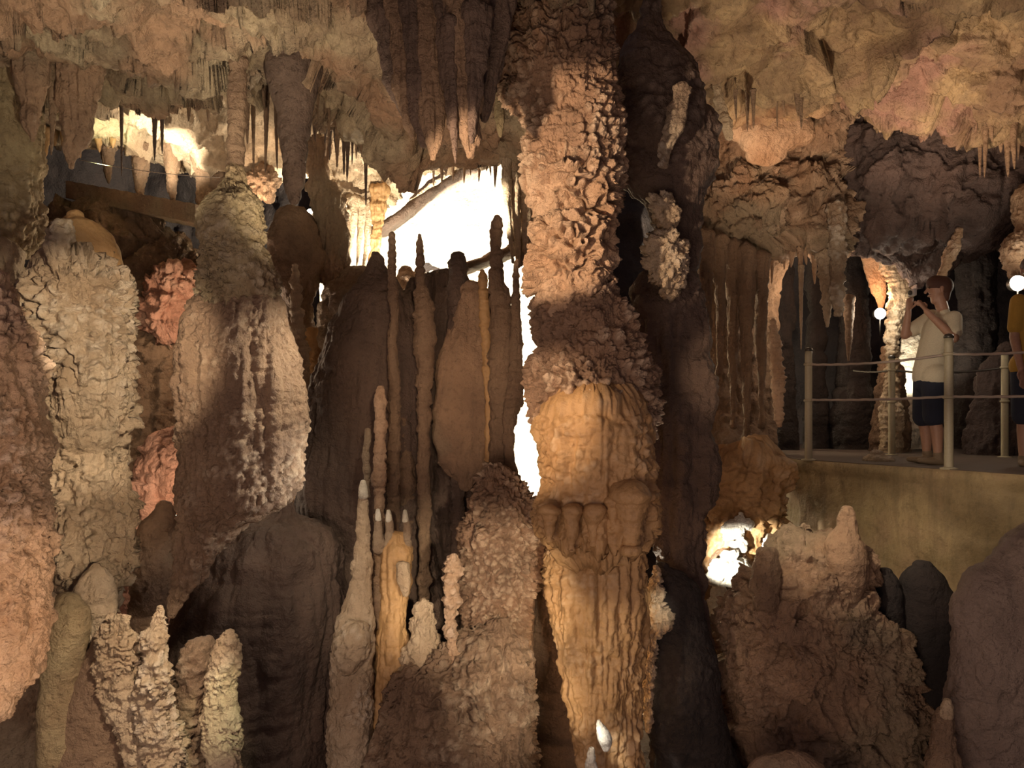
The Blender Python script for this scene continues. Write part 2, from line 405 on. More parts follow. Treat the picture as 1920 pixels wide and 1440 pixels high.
# far walls
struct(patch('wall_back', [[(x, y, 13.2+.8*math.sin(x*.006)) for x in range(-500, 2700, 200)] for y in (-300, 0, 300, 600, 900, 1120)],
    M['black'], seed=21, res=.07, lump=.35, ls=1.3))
struct(patch('wall_left', [[(-560-80*k, y, 12.5-2.4*k) for k in range(5)] for y in (-400, 0, 400, 800, 1300, 1900)], M['brown'], seed=22, res=.09, lump=.25, ls=1))
struct(patch('wall_right', [[(2150+110*k, y, 12.5-2.0*k) for k in range(6)] for y in (-400, 0, 400, 800, 1300, 1900)], M['wall'], seed=23, res=.09, lump=.25, ls=1))
fl = []
for yy in np.linspace(1.2, 14, 9): fl.append([Vector((xx, yy, -.02)) for xx in np.linspace(-7.5, 9.5, 10)])
def world_patch(name, rows, mat, **k):
    return patch(name, [[((v.x/v.y*F+CX), HY-(v.z-ZC)*F/v.y, v.y) for v in r] for r in rows], mat, **k)
struct(world_patch('floor', fl, M['dark'], seed=25, res=.08, lump=.06, ls=.6))
# bright hollow wall
struct(patch('wall_hollow', [[(x, y, 12.3) for x in (600, 700, 800, 900, 1000, 1120)] for y in (200, 360, 500, 650, 800, 960, 1100)],
    M['white'], seed=27, res=.05, lump=.12, ls=.7))
# wall of pale drapery rock right of the main column
X = [1270, 1330, 1380, 1440, 1500, 1560, 1600]
rows = []
for y, Y in ((150, 7.6), (215, 7.9), (280, 8.5), (360, 8.3), (430, 8.25), (468, 8.5), (478, 8.9), (450, 9.3)):
    rows.append([(x, y+10*math.sin(x*.05), Y+.15*math.sin(x*.03)+(.5 if x > 1590 else 0)) for x in X])
struct(patch('wall_right', rows, M['rust'], seed=31, res=.019, lump=.11, ls=.35, flute=.03, fs=.1, pop=.02, ps=.1, fac=.12, fcs=.35, ter=.05, ts=.16))
# lower part of the same wall, a tight curtain of flutes down to the platform
rows = []
for y, Y in ((440, 9.2), (560, 9.4), (700, 9.3), (800, 9.0), (880, 8.4), (960, 7.7), (1060, 7.3), (1250, 7.2), (1400, 7.15)):
    rows.append([(x, y, Y+.2*math.sin(x*.04)) for x in (1260, 1310, 1360, 1410, 1460)])
struct(patch('wall_right', rows, M['brown'], seed=33, res=.024, lump=.10, ls=.4, flute=[(440, .06), (800, .06), (900, .01)], fs=.12))
#@MAIN
# ------------------------------------------------------------------ large formations
col = 'stone column'; sg = 'stalagmite'; st = 'stalactite'
# --- main column
t = thing('cave_column', 'huge knobbly peach column running from roof to bottom just right of centre', col, (P(1095, 1500, 5.0).x, 5.0, 0))
body('upper_shaft', [(-130, 945, 1135), (0, 950, 1140), (60, 942, 1145), (130, 936, 1148), (175, 931, 1150), (190, 938, 1152), (212, 972, 1160), (240, 986, 1168), (275, 982, 1170), (305, 978, 1166), (340, 984, 1160)],
     5.0, M['crust'], t, seed=41, res=.0055, lump=.05, ls=.16, pop=[(0, .02), (180, .02), (205, .055), (330, .055)], ps=.058, ter=[(0, .07), (190, .07), (220, .0)], ts=.11, ceil=300, dr=.8)
body('crust_ledge', [(318, 990, 1150), (332, 984, 1157), (352, 986, 1158), (380, 1000, 1157), (412, 1022, 1155), (432, 1002, 1154), (470, 990, 1152), (520, 990, 1150), (556, 1000, 1146), (575, 1020, 1130)],
     4.98, M['peach'], t, seed=43, res=.0055, lump=.05, ls=.16, pop=.012, ps=.07, pit=.06, pw=.12, ter=.14, ts=.17, dr=.84)
body('middle_shaft', [(540, 1012, 1150), (565, 1002, 1172), (600, 998, 1190), (640, 1003, 1205), (670, 1000, 1215), (690, 990, 1225), (715, 983, 1232), (750, 984, 1232), (785, 1000, 1228), (820, 1010, 1215)],
     5.02, M['crust'], t, seed=44, res=.0055, lump=.05, ls=.12, pop=.055, ps=.065, pit=.02, pw=.07, ter=.045, ts=.09, dr=.8)
body('flowstone_skirt', [(775, 1006, 1215), (790, 1004, 1222), (830, 1008, 1226), (870, 1016, 1228), (900, 1023, 1228), (930, 1016, 1228), (975, 1012, 1222), (1005, 1018, 1215), (1020, 1050, 1190)],
     4.86, M['ochre'], t, seed=45, res=.008, lump=.03, ls=.14, pop=[(780, .03), (880, .02), (1000, .004)], ps=.07, flute=[(800, .02), (1000, .08)], fs=.085, ter=.035, ts=.12, pit=.02, pw=.09, dr=.9)
body('lower_shaft', [(960, 1040, 1190), (1030, 1022, 1205), (1070, 1018, 1205), (1130, 1024, 1200), (1200, 1040, 1200), (1300, 1060, 1198), (1400, 1080, 1200), (1500, 1100, 1205)],
     5.08, M['ochre'], t, seed=46, res=.008, lump=.035, ls=.2, pop=.012, ps=.05, flute=.045, fs=.07, ter=[(1000, .04), (1200, .01)], ts=.12, floor=True, dr=.8)
for k, (x, y0, y1, w_) in enumerate([(1030, 960, 1012, 34), (1072, 960, 1030, 38), (1112, 960, 1020, 34), (1182, 930, 1030, 66), (1150, 940, 990, 26)]):
    stal('flowstone_tongue', x, y0, y1, w_, 4.55, M['ochre'], seed=60+k, tip=.5, parent=t, rib=.01, res=.009)

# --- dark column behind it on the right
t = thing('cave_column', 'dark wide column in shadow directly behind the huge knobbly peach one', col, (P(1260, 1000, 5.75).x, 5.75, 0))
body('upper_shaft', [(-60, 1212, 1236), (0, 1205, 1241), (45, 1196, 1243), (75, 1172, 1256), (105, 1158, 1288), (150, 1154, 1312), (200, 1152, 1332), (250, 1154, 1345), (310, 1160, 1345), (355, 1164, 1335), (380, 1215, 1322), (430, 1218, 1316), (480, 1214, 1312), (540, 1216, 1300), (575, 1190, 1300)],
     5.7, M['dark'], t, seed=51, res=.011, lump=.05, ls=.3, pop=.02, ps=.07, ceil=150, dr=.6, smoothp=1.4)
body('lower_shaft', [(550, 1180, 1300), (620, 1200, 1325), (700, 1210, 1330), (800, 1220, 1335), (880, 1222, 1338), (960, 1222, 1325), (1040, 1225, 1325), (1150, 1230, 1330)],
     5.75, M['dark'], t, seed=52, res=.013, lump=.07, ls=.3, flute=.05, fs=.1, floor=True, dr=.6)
for k, (y0, y1, a, b) in enumerate([(372, 430, 1222, 1272), (448, 540, 1214, 1288)]):
    body('pale_nodule', [(y0, a+12, b-16), (y0+12, a+3, b-3), ((y0+y1)/2, a, b), (y1-14, a+10, b-4), (y1, a+22, b-12)], 5.45, M['pale'], t, seed=53+k, lump=.05, ls=.12, pop=.015, ter=.05, ts=.09, fac=.04, fcs=.12, res=.009)
body('pale_nodule', [(165, 1262, 1296), (200, 1250, 1296), (240, 1240, 1284), (280, 1234, 1266), (310, 1236, 1256)], 5.35, M['grey'], t, seed=56, lump=.03, ls=.09, pop=.04, ps=.045, res=.009, dr=.5)

# --- left dark column with a neck
t = thing('cave_column', 'dark bulky column with a narrow neck, left of centre, its right edge lit', col, (P(450, 1200, 5.0).x, 5.0, 0))
body('neck', [(318, 428, 458), (338, 420, 464), (352, 408, 474), (372, 396, 488), (395, 374, 491), (420, 368, 489), (442, 374, 488), (470, 382, 497), (500, 385, 508), (530, 378, 514), (552, 372, 512), (570, 392, 500)],
     4.95, M['olive'], t, seed=61, res=.0085, lump=.035, ls=.16, pop=[(320, .006), (480, .02), (560, .035)], ps=.06, ter=[(350, .02), (560, .06)], ts=.1, pit=.015, dr=.85)
body('main_body', [(535, 385, 500), (548, 372, 516), (580, 356, 532), (620, 342, 543), (665, 332, 552), (700, 335, 560), (740, 340, 569), (790, 342, 571), (850, 341, 562), (905, 340, 556), (940, 340, 545), (960, 338, 505), (985, 336, 455), (1030, 332, 415), (1080, 326, 382), (1130, 318, 345), (1155, 316, 330)],
     5.0, M['brown'], t, seed=62, res=.009, lump=.032, ls=.2, pop=[(560, .004), (640, .02), (800, .025), (950, .015), (1100, .003)], ps=.045, flute=.03, fs=.09, ter=.02, ts=.12, dr=.8)
# thin pillar joining the neck to the roof
tag(body('stalactite', [(135, 432, 462), (160, 430, 463), (230, 428, 460), (300, 427, 459), (345, 422, 462)], 5.6, M['brown'], seed=63, res=.009, lump=.012, ls=.1, rib=.008, ceil=60),
    'slender brown pillar of stone reaching from roof down to the narrow neck of dark column', 'stalactite')

# --- dark mound below
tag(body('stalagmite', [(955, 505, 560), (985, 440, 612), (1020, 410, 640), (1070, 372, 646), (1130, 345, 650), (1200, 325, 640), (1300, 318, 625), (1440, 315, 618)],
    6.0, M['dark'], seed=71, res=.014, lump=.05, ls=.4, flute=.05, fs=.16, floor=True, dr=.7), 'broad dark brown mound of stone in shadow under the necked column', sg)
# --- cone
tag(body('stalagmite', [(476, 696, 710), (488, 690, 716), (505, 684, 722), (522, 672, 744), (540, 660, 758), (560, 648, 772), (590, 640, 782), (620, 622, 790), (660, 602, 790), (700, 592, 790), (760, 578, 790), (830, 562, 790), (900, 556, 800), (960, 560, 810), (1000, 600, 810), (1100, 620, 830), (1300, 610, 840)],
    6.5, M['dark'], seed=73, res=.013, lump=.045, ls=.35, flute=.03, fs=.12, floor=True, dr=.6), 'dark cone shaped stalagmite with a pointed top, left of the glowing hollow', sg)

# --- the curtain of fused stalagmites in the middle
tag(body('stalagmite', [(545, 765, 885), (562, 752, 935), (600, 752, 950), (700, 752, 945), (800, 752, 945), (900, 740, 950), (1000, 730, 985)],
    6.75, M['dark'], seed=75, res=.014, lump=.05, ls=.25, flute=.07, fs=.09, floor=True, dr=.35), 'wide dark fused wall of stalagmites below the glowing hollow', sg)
tag(body('flowstone', [(540, 860, 905), (600, 845, 915), (650, 828, 922), (700, 818, 926), (760, 812, 926), (810, 812, 922), (850, 820, 915), (885, 835, 905), (910, 860, 890)],
    6.35, M['rust'], seed=76, res=.012, lump=.03, ls=.2, flute=.03, fs=.1, dr=.5), 'smooth rusty orange flowstone between the thin central stalagmites', 'flowstone')
J = [
 ('brown', [(437, 731, 739), (450, 728, 742), (480, 728, 742), (520, 727, 744), (560, 729, 747), (600, 732, 749), (640, 727, 744), (680, 726, 748), (720, 728, 752), (770, 728, 752), (830, 728, 750)], 6.1, 'knotty dark stalagmite rod, leftmost of those rising into the glow'),
 ('brown', [(441, 783, 790), (452, 780, 793), (500, 781, 794), (530, 779, 798), (565, 776, 812), (620, 778, 816), (700, 780, 812), (760, 782, 808), (830, 785, 806)], 6.2, 'dark stalagmite rod with thick lower half, second into the glow from the left'),
 ('dark', [(480, 848, 868), (486, 843, 875), (505, 841, 877), (535, 842, 875), (560, 838, 880), (620, 838, 882), (700, 842, 876), (760, 845, 870)], 6.4, 'stubby round-headed dark stalagmite silhouetted in the middle of the glow'),
 ('brown', [(407, 926, 938), (416, 922, 942), (436, 920, 941), (452, 918, 938), (500, 920, 942), (520, 918, 944), (560, 918, 958), (620, 918, 962), (700, 916, 966), (780, 920, 960), (860, 918, 958), (940, 915, 965), (1000, 915, 975)], 6.0, 'tallest knobbed dark stalagmite, right side of the glow'),
 ('brown', [(487, 966, 973), (500, 962, 973), (560, 960, 975), (620, 958, 978), (680, 955, 981), (735, 950, 983), (780, 942, 972), (820, 942, 964), (855, 945, 964), (890, 948, 972), (920, 952, 986), (970, 955, 1000)], 5.9, 'thin stalagmite edging the white slit of light beside the huge peach column'),
 ('ochre', [(508, 900, 908), (520, 897, 914), (560, 897, 918), (600, 899, 920), (650, 902, 922), (700, 906, 922), (750, 910, 922)], 6.15, 'ribbed light ochre stalagmite just left of the tallest knobbed one'),
 ('peach', [(728, 706, 720), (740, 702, 723), (800, 702, 724), (860, 700, 724), (920, 700, 722), (970, 702, 720), (1040, 700, 722)], 5.8, 'smooth light tan stalagmite rod starting below the leftmost knotty rod'),
 ('rust', [(806, 686, 694), (820, 684, 696), (850, 679, 692), (890, 681, 694), (930, 684, 696)], 5.85, 'small thin rust stalagmite beside the smooth light tan rod'),
 ('brown', [(735, 738, 756), (760, 732, 760), (830, 735, 770), (900, 732, 778), (980, 728, 780)], 6.35, 'dark brown stub behind the smooth light tan rod'),
 ('brown', [(612, 766, 774), (650, 762, 778), (760, 760, 782), (860, 762, 785)], 6.5, 'faint dark stub between the two left rods in the glow'),
]
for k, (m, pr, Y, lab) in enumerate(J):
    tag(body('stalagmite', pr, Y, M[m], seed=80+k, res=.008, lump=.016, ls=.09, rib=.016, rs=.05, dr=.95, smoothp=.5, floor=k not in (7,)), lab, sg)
t = thing('stalagmite', 'tall pale stalagmite candle with a white tip and a broad lumpy foot', sg, (P(675, 1200, 5.5).x, 5.5, 0))
body('stem', [(908, 674, 688), (920, 671, 690), (950, 669, 692), (1000, 667, 695), (1030, 664, 696), (1048, 658, 700), (1080, 658, 698), (1105, 656, 696), (1130, 645, 698), (1160, 638, 702), (1190, 628, 702), (1230, 620, 700), (1260, 620, 700), (1330, 618, 700), (1440, 612, 700)],
     5.5, M['pale'], t, seed=91, res=.0085, lump=.022, ls=.13, pop=[(1000, 0), (1100, .008), (1200, .016)], ps=.05, floor=True)
body('tip', [(903, 676, 686), (912, 673, 689), (930, 671, 690)], 5.48, M['white'], t, seed=92, res=.007, lump=.008, ls=.05)
body('calcite_apron', [(1180, 640, 690), (1205, 628, 696), (1235, 626, 690), (1255, 634, 665)], 5.36, M['pale'], t, seed=93, res=.009, lump=.03, ls=.1, pop=.02)
t = thing('stalagmite', 'short thick ochre stump carrying small white-tipped nubs, low centre', sg, (P(745, 1200, 5.6).x, 5.6, 0))
body('stem', [(1008, 726, 762), (1018, 718, 772), (1050, 714, 775), (1090, 713, 770), (1130, 715, 762), (1170, 712, 760), (1210, 708, 765), (1300, 705, 770)], 5.6, M['ochre'], t, seed=95, res=.009, lump=.02, ls=.12, flute=.02, fs=.05, floor=True)
for k, (x, y) in enumerate([(709, 958), (729, 960), (760, 960)]):
    nub = body('nub', [(y, x-4, x+4), (y+8, x-6, x+6), (y+30, x-8+k*2, x+8+k*2), (1030, x-12+k*3, x+14-k*2)], 5.58, M['grey'], t, seed=96+k, res=.007, lump=.008, ls=.05, rib=.01)
    nt = body('tip', [(y-2, x-4, x+3), (y+5, x-6, x+6), (y+16, x-6, x+6)], 5.57, M['white'], None, seed=99+k, res=.007, lump=.006, ls=.05)
    mw = nt.matrix_world.copy(); nt.parent = nub; nt.location = Vector(nt.location)-t.location
body('flow_tongue', [(1060, 742, 766), (1090, 745, 770), (1115, 755, 766)], 5.42, M['pale'], t, seed=103, res=.008, lump=.012, ls=.06)
tag(body('stalagmite', [(1128, 786, 804), (1140, 778, 812), (1165, 768, 818), (1190, 770, 822), (1210, 762, 826), (1235, 755, 828), (1260, 750, 832), (1330, 740, 840)], 5.5, M['pale'], seed=105, res=.009, lump=.045, ls=.12, pop=.02, floor=True),
    'lumpy pale double-headed knob at low centre beside the ochre stump', sg)
tag(body('stalagmite', [(1043, 842, 858), (1055, 834, 864), (1100, 836, 858), (1130, 834, 862), (1160, 832, 852), (1200, 834, 858), (1240, 838, 866), (1300, 836, 866)], 5.35, M['peach'], seed=107, res=.007, lump=.03, ls=.07, rib=.02, rs=.04, pop=.02, ps=.04, floor=True),
    'slim prickly peach stalagmite standing against the big lumpy mass', sg)
tag(body('cave_column', [(885, 905, 960), (915, 893, 984), (945, 884, 1004), (965, 878, 1010), (1000, 866, 1018), (1040, 862, 1014), (1090, 862, 1003), (1140, 868, 992), (1180, 872, 992), (1215, 872, 998), (1260, 880, 1003), (1320, 880, 1000), (1440, 880, 1000)],
    5.65, M['crust'], seed=109, res=.0065, pit=.03, pw=.07, ter=.05, ts=.11, lump=.05, ls=.18, pop=.022, ps=.036, flute=.03, fs=.12, floor=True, dr=.7), 'big lumpy peach mass of stone left of the foot of the huge column', col)
tag(body('stalagmite', [(1180, 905, 965), (1205, 850, 985), (1235, 790, 996), (1270, 745, 1000), (1310, 722, 998), (1360, 705, 996), (1440, 695, 996)],
    5.4, M['brown'], seed=111, res=.008, lump=.07, ls=.25, pop=.018, ps=.07, ter=.06, ts=.13, flute=.05, fs=.12, floor=True, dr=.4), 'broad dark mound with lit rough right flank at bottom centre', sg)
tag(body('stalactite', [(1000, 1000, 1060), (1100, 1000, 1090), (1250, 990, 1110), (1440, 985, 1120)], 6.4, M['brown'], seed=113, res=.014, lump=.05, ls=.3, floor=True), 'dim brown rock in the gap between lumpy mass and huge column', 'rock')

# --- dark mass with a bright left edge
t = thing('stalagmite', 'tall black stalagmite with a crusty left edge glowing peach, right of the huge column', sg, (P(1290, 1300, 5.5).x, 5.5, 0))
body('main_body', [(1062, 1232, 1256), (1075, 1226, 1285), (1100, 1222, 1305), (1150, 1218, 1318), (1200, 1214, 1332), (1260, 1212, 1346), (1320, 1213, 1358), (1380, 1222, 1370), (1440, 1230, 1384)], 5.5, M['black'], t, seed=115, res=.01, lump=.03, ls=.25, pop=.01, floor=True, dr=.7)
body('lit_crust_edge', [(1062, 1224, 1234), (1080, 1219, 1242), (1110, 1212, 1242), (1135, 1209, 1246), (1160, 1208, 1262), (1180, 1207, 1256), (1200, 1205, 1230), (1250, 1203, 1224), (1310, 1204, 1222), (1370, 1211, 1222)], 5.36, M['pale'], t, seed=116, res=.006, lump=.03, ls=.07, pop=.04, ps=.04, ter=.03, ts=.05, dr=1.2)  # crumbly rim; its pale colour and outline carry the lit left edge
t = tag(body('stalagmite', [(1352, 1119, 1126), (1362, 1117, 1134), (1378, 1119, 1148), (1392, 1122, 1150), (1405, 1130, 1142)], 4.55, M['white'], seed=117, res=.006, lump=.01, ls=.06), 'small bright white knob catching light at the bottom of the huge column', sg)
tag(body('stalagmite', [(1404, 1104, 1114), (1420, 1098, 1116), (1445, 1096, 1118)], 4.6, M['white'], seed=118, res=.007, lump=.02, ls=.05, pop=.02, floor=True), 'tiny white crusted nub at the bottom edge under the bright white knob', sg)

# --- left group
t = thing('cave_column', 'broad pale mushroom shaped column with a ledge, near the left edge', col, (P(150, 1200, 5.2).x, 5.2, 0))
body('dark_dome', [(405, 125, 160), (420, 104, 190), (440, 98, 210), (465, 94, 222), (490, 96, 228), (520, 92, 236), (560, 80, 240)], 5.3, M['ochre'], t, seed=121, res=.011, lump=.02, ls=.3, dr=.7)
body('pale_knob', [(424, 96, 134), (436, 89, 140), (465, 88, 128), (490, 90, 122), (505, 96, 112)], 4.95, M['pale'], t, seed=122, res=.008, lump=.025, ls=.09, pop=.02, ps=.05)
body('ledge', [(505, 60, 200), (525, 40, 232), (545, 26, 238), (575, 22, 243), (600, 28, 246), (630, 40, 247), (655, 54, 248), (690, 66, 249), (735, 72, 247), (765, 80, 244), (790, 90, 240)], 5.15, M['pale'], t, seed=123, res=.007, lump=.05, ls=.2, ter=[(500, .12), (640, .10), (760, .04)], ts=.17, pit=.05, pw=.11, pop=[(520, .03), (640, .02), (760, .01)], ps=.06, flute=[(600, .0), (720, .05)], fs=.09, dr=.75)
body('stem', [(740, 84, 240), (780, 84, 246), (830, 86, 244), (870, 88, 242), (915, 90, 243), (950, 92, 247), (1000, 94, 249), (1050, 98, 248), (1095, 105, 238), (1130, 120, 224), (1150, 150, 215), (1165, 180, 205)], 5.2, M['pale'], t, seed=124, res=.0075, lump=.06, ls=.24, ter=.06, ts=.26, fac=.06, fcs=.22, pop=.006, flute=.03, fs=.12, dr=.7)
tag(body('cave_column', [(500, -300, -30), (520, -270, 12), (560, -260, 30), (600, -260, 52), (650, -265, 66), (700, -265, 76), (760, -265, 84), (830, -265, 86), (900, -265, 80), (950, -265, 84), (1010, -265, 82), (1060, -262, 86), (1120, -255, 88), (1170, -245, 88), (1215, -235, 78), (1270, -215, 58), (1310, -195, 34), (1345, -150, 2), (1370, -110, -40)],
    3.7, M['peach'], seed=131, res=.0065, lump=.045, ls=.16, pop=[(520, .04), (900, .035), (1000, .01), (1100, .004)], ps=.05, ter=[(520, .03), (950, .05), (1100, .02)], ts=.1, dr=.6), 'huge rough stone mass on the left edge, orange and smooth low down', col)
tag(body('stalactite', [(170, -120, 60), (240, -110, 68), (300, -100, 72), (370, -90, 73), (430, -80, 74), (455, -60, 70), (480, -40, 40), (560, -40, 30)], 6.3, M['olive'], seed=133, res=.011, lump=.04, ls=.2, pop=[(300, 0), (400, .025)], flute=.03, fs=.1, ceil=True, dr=.7), 'olive tinted fluted mass hanging at left edge above the pale column', st)
tag(body('cave_column', [(480, -60, 38), (560, -60, 42), (700, -60, 60), (800, -60, 95), (950, -40, 100)], 6.0, M['grey'], seed=134, res=.014, lump=.05, ls=.25, floor=True), 'grey column behind the left edge mass', col)
tag(body('stalagmite', [(1061, 170, 188), (1068, 164, 196), (1085, 148, 210), (1105, 140, 217), (1125, 134, 219), (1150, 140, 216), (1180, 150, 205), (1220, 148, 200), (1290, 140, 205)], 4.9, M['pale'], seed=141, res=.008, lump=.018, ls=.12, floor=True), 'small round capped stalagmite standing before the pale column, lower left', sg)
tag(body('stalagmite', [(1126, 105, 150), (1140, 94, 165), (1180, 88, 168), (1230, 80, 158), (1280, 76, 148), (1340, 72, 150)], 4.7, M['olive'], seed=142, res=.009, lump=.015, ls=.25, floor=True), 'smooth greyish dome stalagmite right of the orange left edge mass', sg)
tag(body('stalagmite', [(1180, 185, 215), (1200, 168, 236), (1240, 150, 246), (1300, 120, 250), (1380, 92, 250), (1440, 80, 250)], 4.75, M['brown'], seed=143, res=.011, lump=.03, ls=.3, floor=True, dr=.6), 'wide brown mound at lower left below the smooth greyish dome', sg)
tag(body('cave_column', [(1162, 200, 236), (1180, 186, 248), (1230, 178, 262), (1290, 180, 264), (1330, 190, 275), (1360, 215, 285), (1400, 230, 310)], 4.65, M['pale'], seed=144, res=.0065, lump=.04, ls=.14, ter=.05, ts=.07, pit=.04, pw=.08, pop=.015, ps=.05, floor=True, dr=.7), 'pocked cream stone block with pits, lower left', col)
tag(body('cave_column', [(1140, 292, 308), (1165, 278, 312), (1200, 268, 314), (1240, 264, 318), (1300, 250, 312), (1330, 252, 318), (1370, 270, 342), (1400, 275, 345), (1440, 280, 345)], 4.6, M['pale'], seed=145, res=.0065, lump=.04, ls=.13, ter=.05, ts=.08, pit=.03, pw=.08, pop=.02, ps=.05, floor=True, dr=.8), 'knobbly cream stone pillar right of the pocked cream block', col)
tag(body('stalagmite', [(946, 302, 322), (955, 296, 326), (968, 272, 328), (1000, 256, 326), (1060, 254, 328), (1110, 250, 326), (1150, 238, 316), (1200, 225, 312), (1300, 215, 300)], 5.6, M['rust'], seed=146, res=.009, lump=.03, ls=.14, rib=.015, rs=.06, floor=True), 'reddish brown ribbed stalagmite in front of the glowing red rock', sg)
t = tag(body('cave_column', [(1188, 418, 440), (1205, 405, 448), (1250, 396, 448), (1290, 388, 446), (1320, 384, 444), (1350, 382, 450), (1390, 384, 446), (1440, 386, 444)], 4.7, M['pale'], seed=147, res=.0065, lump=.035, ls=.15, ter=[(1180, .05), (1300, .015), (1390, .05)], ts=.08, pop=[(1180, .02), (1300, .005)], ps=.05, floor=True), 'pale greenish pillar at the bottom beside the dark mound', col)
tag(body('cave_column', [(1215, 355, 395), (1245, 335, 398), (1290, 318, 388), (1330, 310, 380), (1380, 320, 380)], 4.9, M['brown'], seed=148, res=.009, lump=.04, ls=.12, pop=.03, ps=.05, floor=True), 'dark knotted stone between the cream pillar and the pale greenish pillar', col)
# red rocks glowing behind
tag(body('boulder', [(522, 290, 372), (540, 272, 372), (560, 262, 366), (590, 256, 350), (615, 262, 345), (632, 285, 328), (640, 300, 318)], 8.6, M['red'], seed=151, res=.012, lump=.08, ls=.25, fac=.10, fcs=.22, pop=.02, ps=.1), 'rough red boulder lit brightly between pale column and dark necked column', 'rock')
tag(body('boulder', [(800, 330, 420), (815, 285, 420), (850, 250, 420), (900, 240, 420), (960, 235, 420), (1020, 235, 420), (1100, 235, 420)], 7.6, M['red'], seed=152, res=.014, lump=.05, ls=.4, fac=.07, fcs=.3, floor=True, dr=.5), 'smooth salmon red rock face behind the reddish ribbed stalagmite', 'rock')
tag(body('boulder', [(420, 90, 300), (450, 60, 350), (520, 60, 385), (600, 60, 400), (700, 60, 400), (780, 60, 400)], 9.2, M['brown'], seed=153, res=.02, lump=.10, ls=.5, fac=.12, fcs=.4, floor=True, dr=.6), 'dim purple brown rock slope under the walkway behind the pale column', 'rock')
# walkway beam
a, b = P(190, 372, 9.6), P(430, 418, 8.6)
def box_between(name, a, b, wz, wy, mat, parent=None):
    d = (b-a).normalized(); u = Vector((-d.y, d.x, 0)).normalized()*wy/2; z = Vector((0, 0, wz/2)); n_ = 40
    V = []; Fc = []
    for k in range(n_+1):
        p = a.lerp(b, k/n_)
        for s1, s2 in ((-1, -1), (1, -1), (1, 1), (-1, 1)): V.append(list(p+u*s1+z*s2+Vector((0, 0, .004*math.sin(k*1.7+s1)))))
    for k in range(n_):
        for q in range(4): Fc.append([k*4+q, k*4+(q+1) % 4, k*4+4+(q+1) % 4, k*4+4+q])
    Fc += [[3, 2, 1, 0], [n_*4, n_*4+1, n_*4+2, n_*4+3]]
    return mesh_obj(name, V, Fc, mat, parent, smooth=False)
tag(box_between('walkway_slab', a, b, .2, .9, M['rust']), 'raised brown walkway slab in the dark tunnel, upper left', 'walkway')
tag(body('cave_column', [(290, 365, 440), (340, 370, 440), (420, 372, 440), (500, 375, 440)], 8.9, M['brown'], seed=154, res=.02, lump=.05, ls=.3, floor=True, ceil=True, dr=.5), 'brown pillar holding the far end of the raised walkway slab', col)

# --- around the hollow
tag(body('boulder', [(415, 520, 590), (440, 512, 600), (480, 505, 604), (520, 510, 600), (560, 530, 590)], 7.6, M['brown'], seed=161, res=.014, lump=.05, ls=.3, floor=True), 'dim brown dome of rock left of the grained hanging slab', 'rock')
tag(body('stalactite', [(335, 580, 615), (350, 576, 628), (375, 582, 645), (410, 590, 652), (450, 592, 655), (500, 596, 652), (525, 604, 640), (545, 612, 632)], 7.7, M['rust'], seed=162, res=.01, lump=.02, ls=.3, flute=.05, fs=.035, dr=.5, ceil=60), 'broad reddish slab with fine vertical grain hanging left of the glow', st)
tag(body('boulder', [(520, 640, 700), (545, 610, 720), (580, 590, 700), (610, 600, 690), (650, 590, 680)], 7.4, M['grey'], seed=163, res=.014, lump=.06, ls=.25, floor=True), 'greyish rock shoulder behind the pointed cone stalagmite', 'rock')
tag(body('stalagmite', [(498, 548, 560), (520, 546, 564), (580, 546, 566), (600, 545, 568), (640, 548, 572), (690, 552, 580), (760, 555, 600)], 7.0, M['pale'], seed=164, res=.009, lump=.02, ls=.08, rib=.03, rs=.07, floor=True), 'beaded thin pale stalagmite right of the dark necked column', sg)
tag(body('flowstone', [(630, 560, 612), (670, 560, 612), (720, 562, 600), (800, 560, 590), (900, 555, 585)], 7.3, M['ochre'], seed=165, res=.012, lump=.03, ls=.2, floor=True, dr=.5), 'ochre flowstone in the gap right of the dark necked column', 'flowstone')
for k, (x, y0, y1, w_, b_) in enumerate([(650, 395, 505, 12, -2), (661, 375, 478, 20, -6), (677, 378, 500, 16, -8), (693, 378, 515, 17, -14)]):
    tag(stal('drapery', x, y0, y1, w_, 8.2+.06*k, M['pale'], seed=170+k, bend=b_, rib=.004, flute=.015),
        'glowing cream strand hanging at the left rim of the bright hollow, '+ordinal(k, 4), 'drapery', 'cream curtain strands left of the glow')
tag(body('drapery', [(395, 698, 722), (430, 700, 716), (470, 694, 712), (500, 690, 704)], 8.3, M['ochre'], seed=175, res=.01, lump=.02, ls=.1, flute=.03, fs=.03, dr=.6, ceil=40), 'amber hanging plate beside the cream curtain strands', 'drapery')
for k, (x, y0, y1, w_, b_) in enumerate([(950, 290, 492, 20, 12), (966, 285, 500, 22, 6), (984, 290, 470, 26, 2), (1000, 330, 470, 18, 0)]):
    tag(stal('drapery', x, y0, y1, w_, 6.9+.05*k, M['pale'], seed=180+k, bend=b_, rib=.004, flute=.03, tip=.3),
        'yellow lit fluted strand at right rim of the bright hollow, '+ordinal(k, 4), 'drapery', 'yellow curtain strands right of the glow')
tag(body('drapery', [(262, 940, 1004), (300, 946, 1006), (350, 950, 1006), (400, 955, 1008), (440, 960, 1008), (470, 966, 1004), (488, 972, 996)], 7.1, M['pale'], seed=186, res=.009, lump=.02, ls=.12, flute=.06, fs=.03, dr=.35, ceil=40), 'broad yellow lit pleated curtain of stone behind the strands right of the glow', 'drapery')
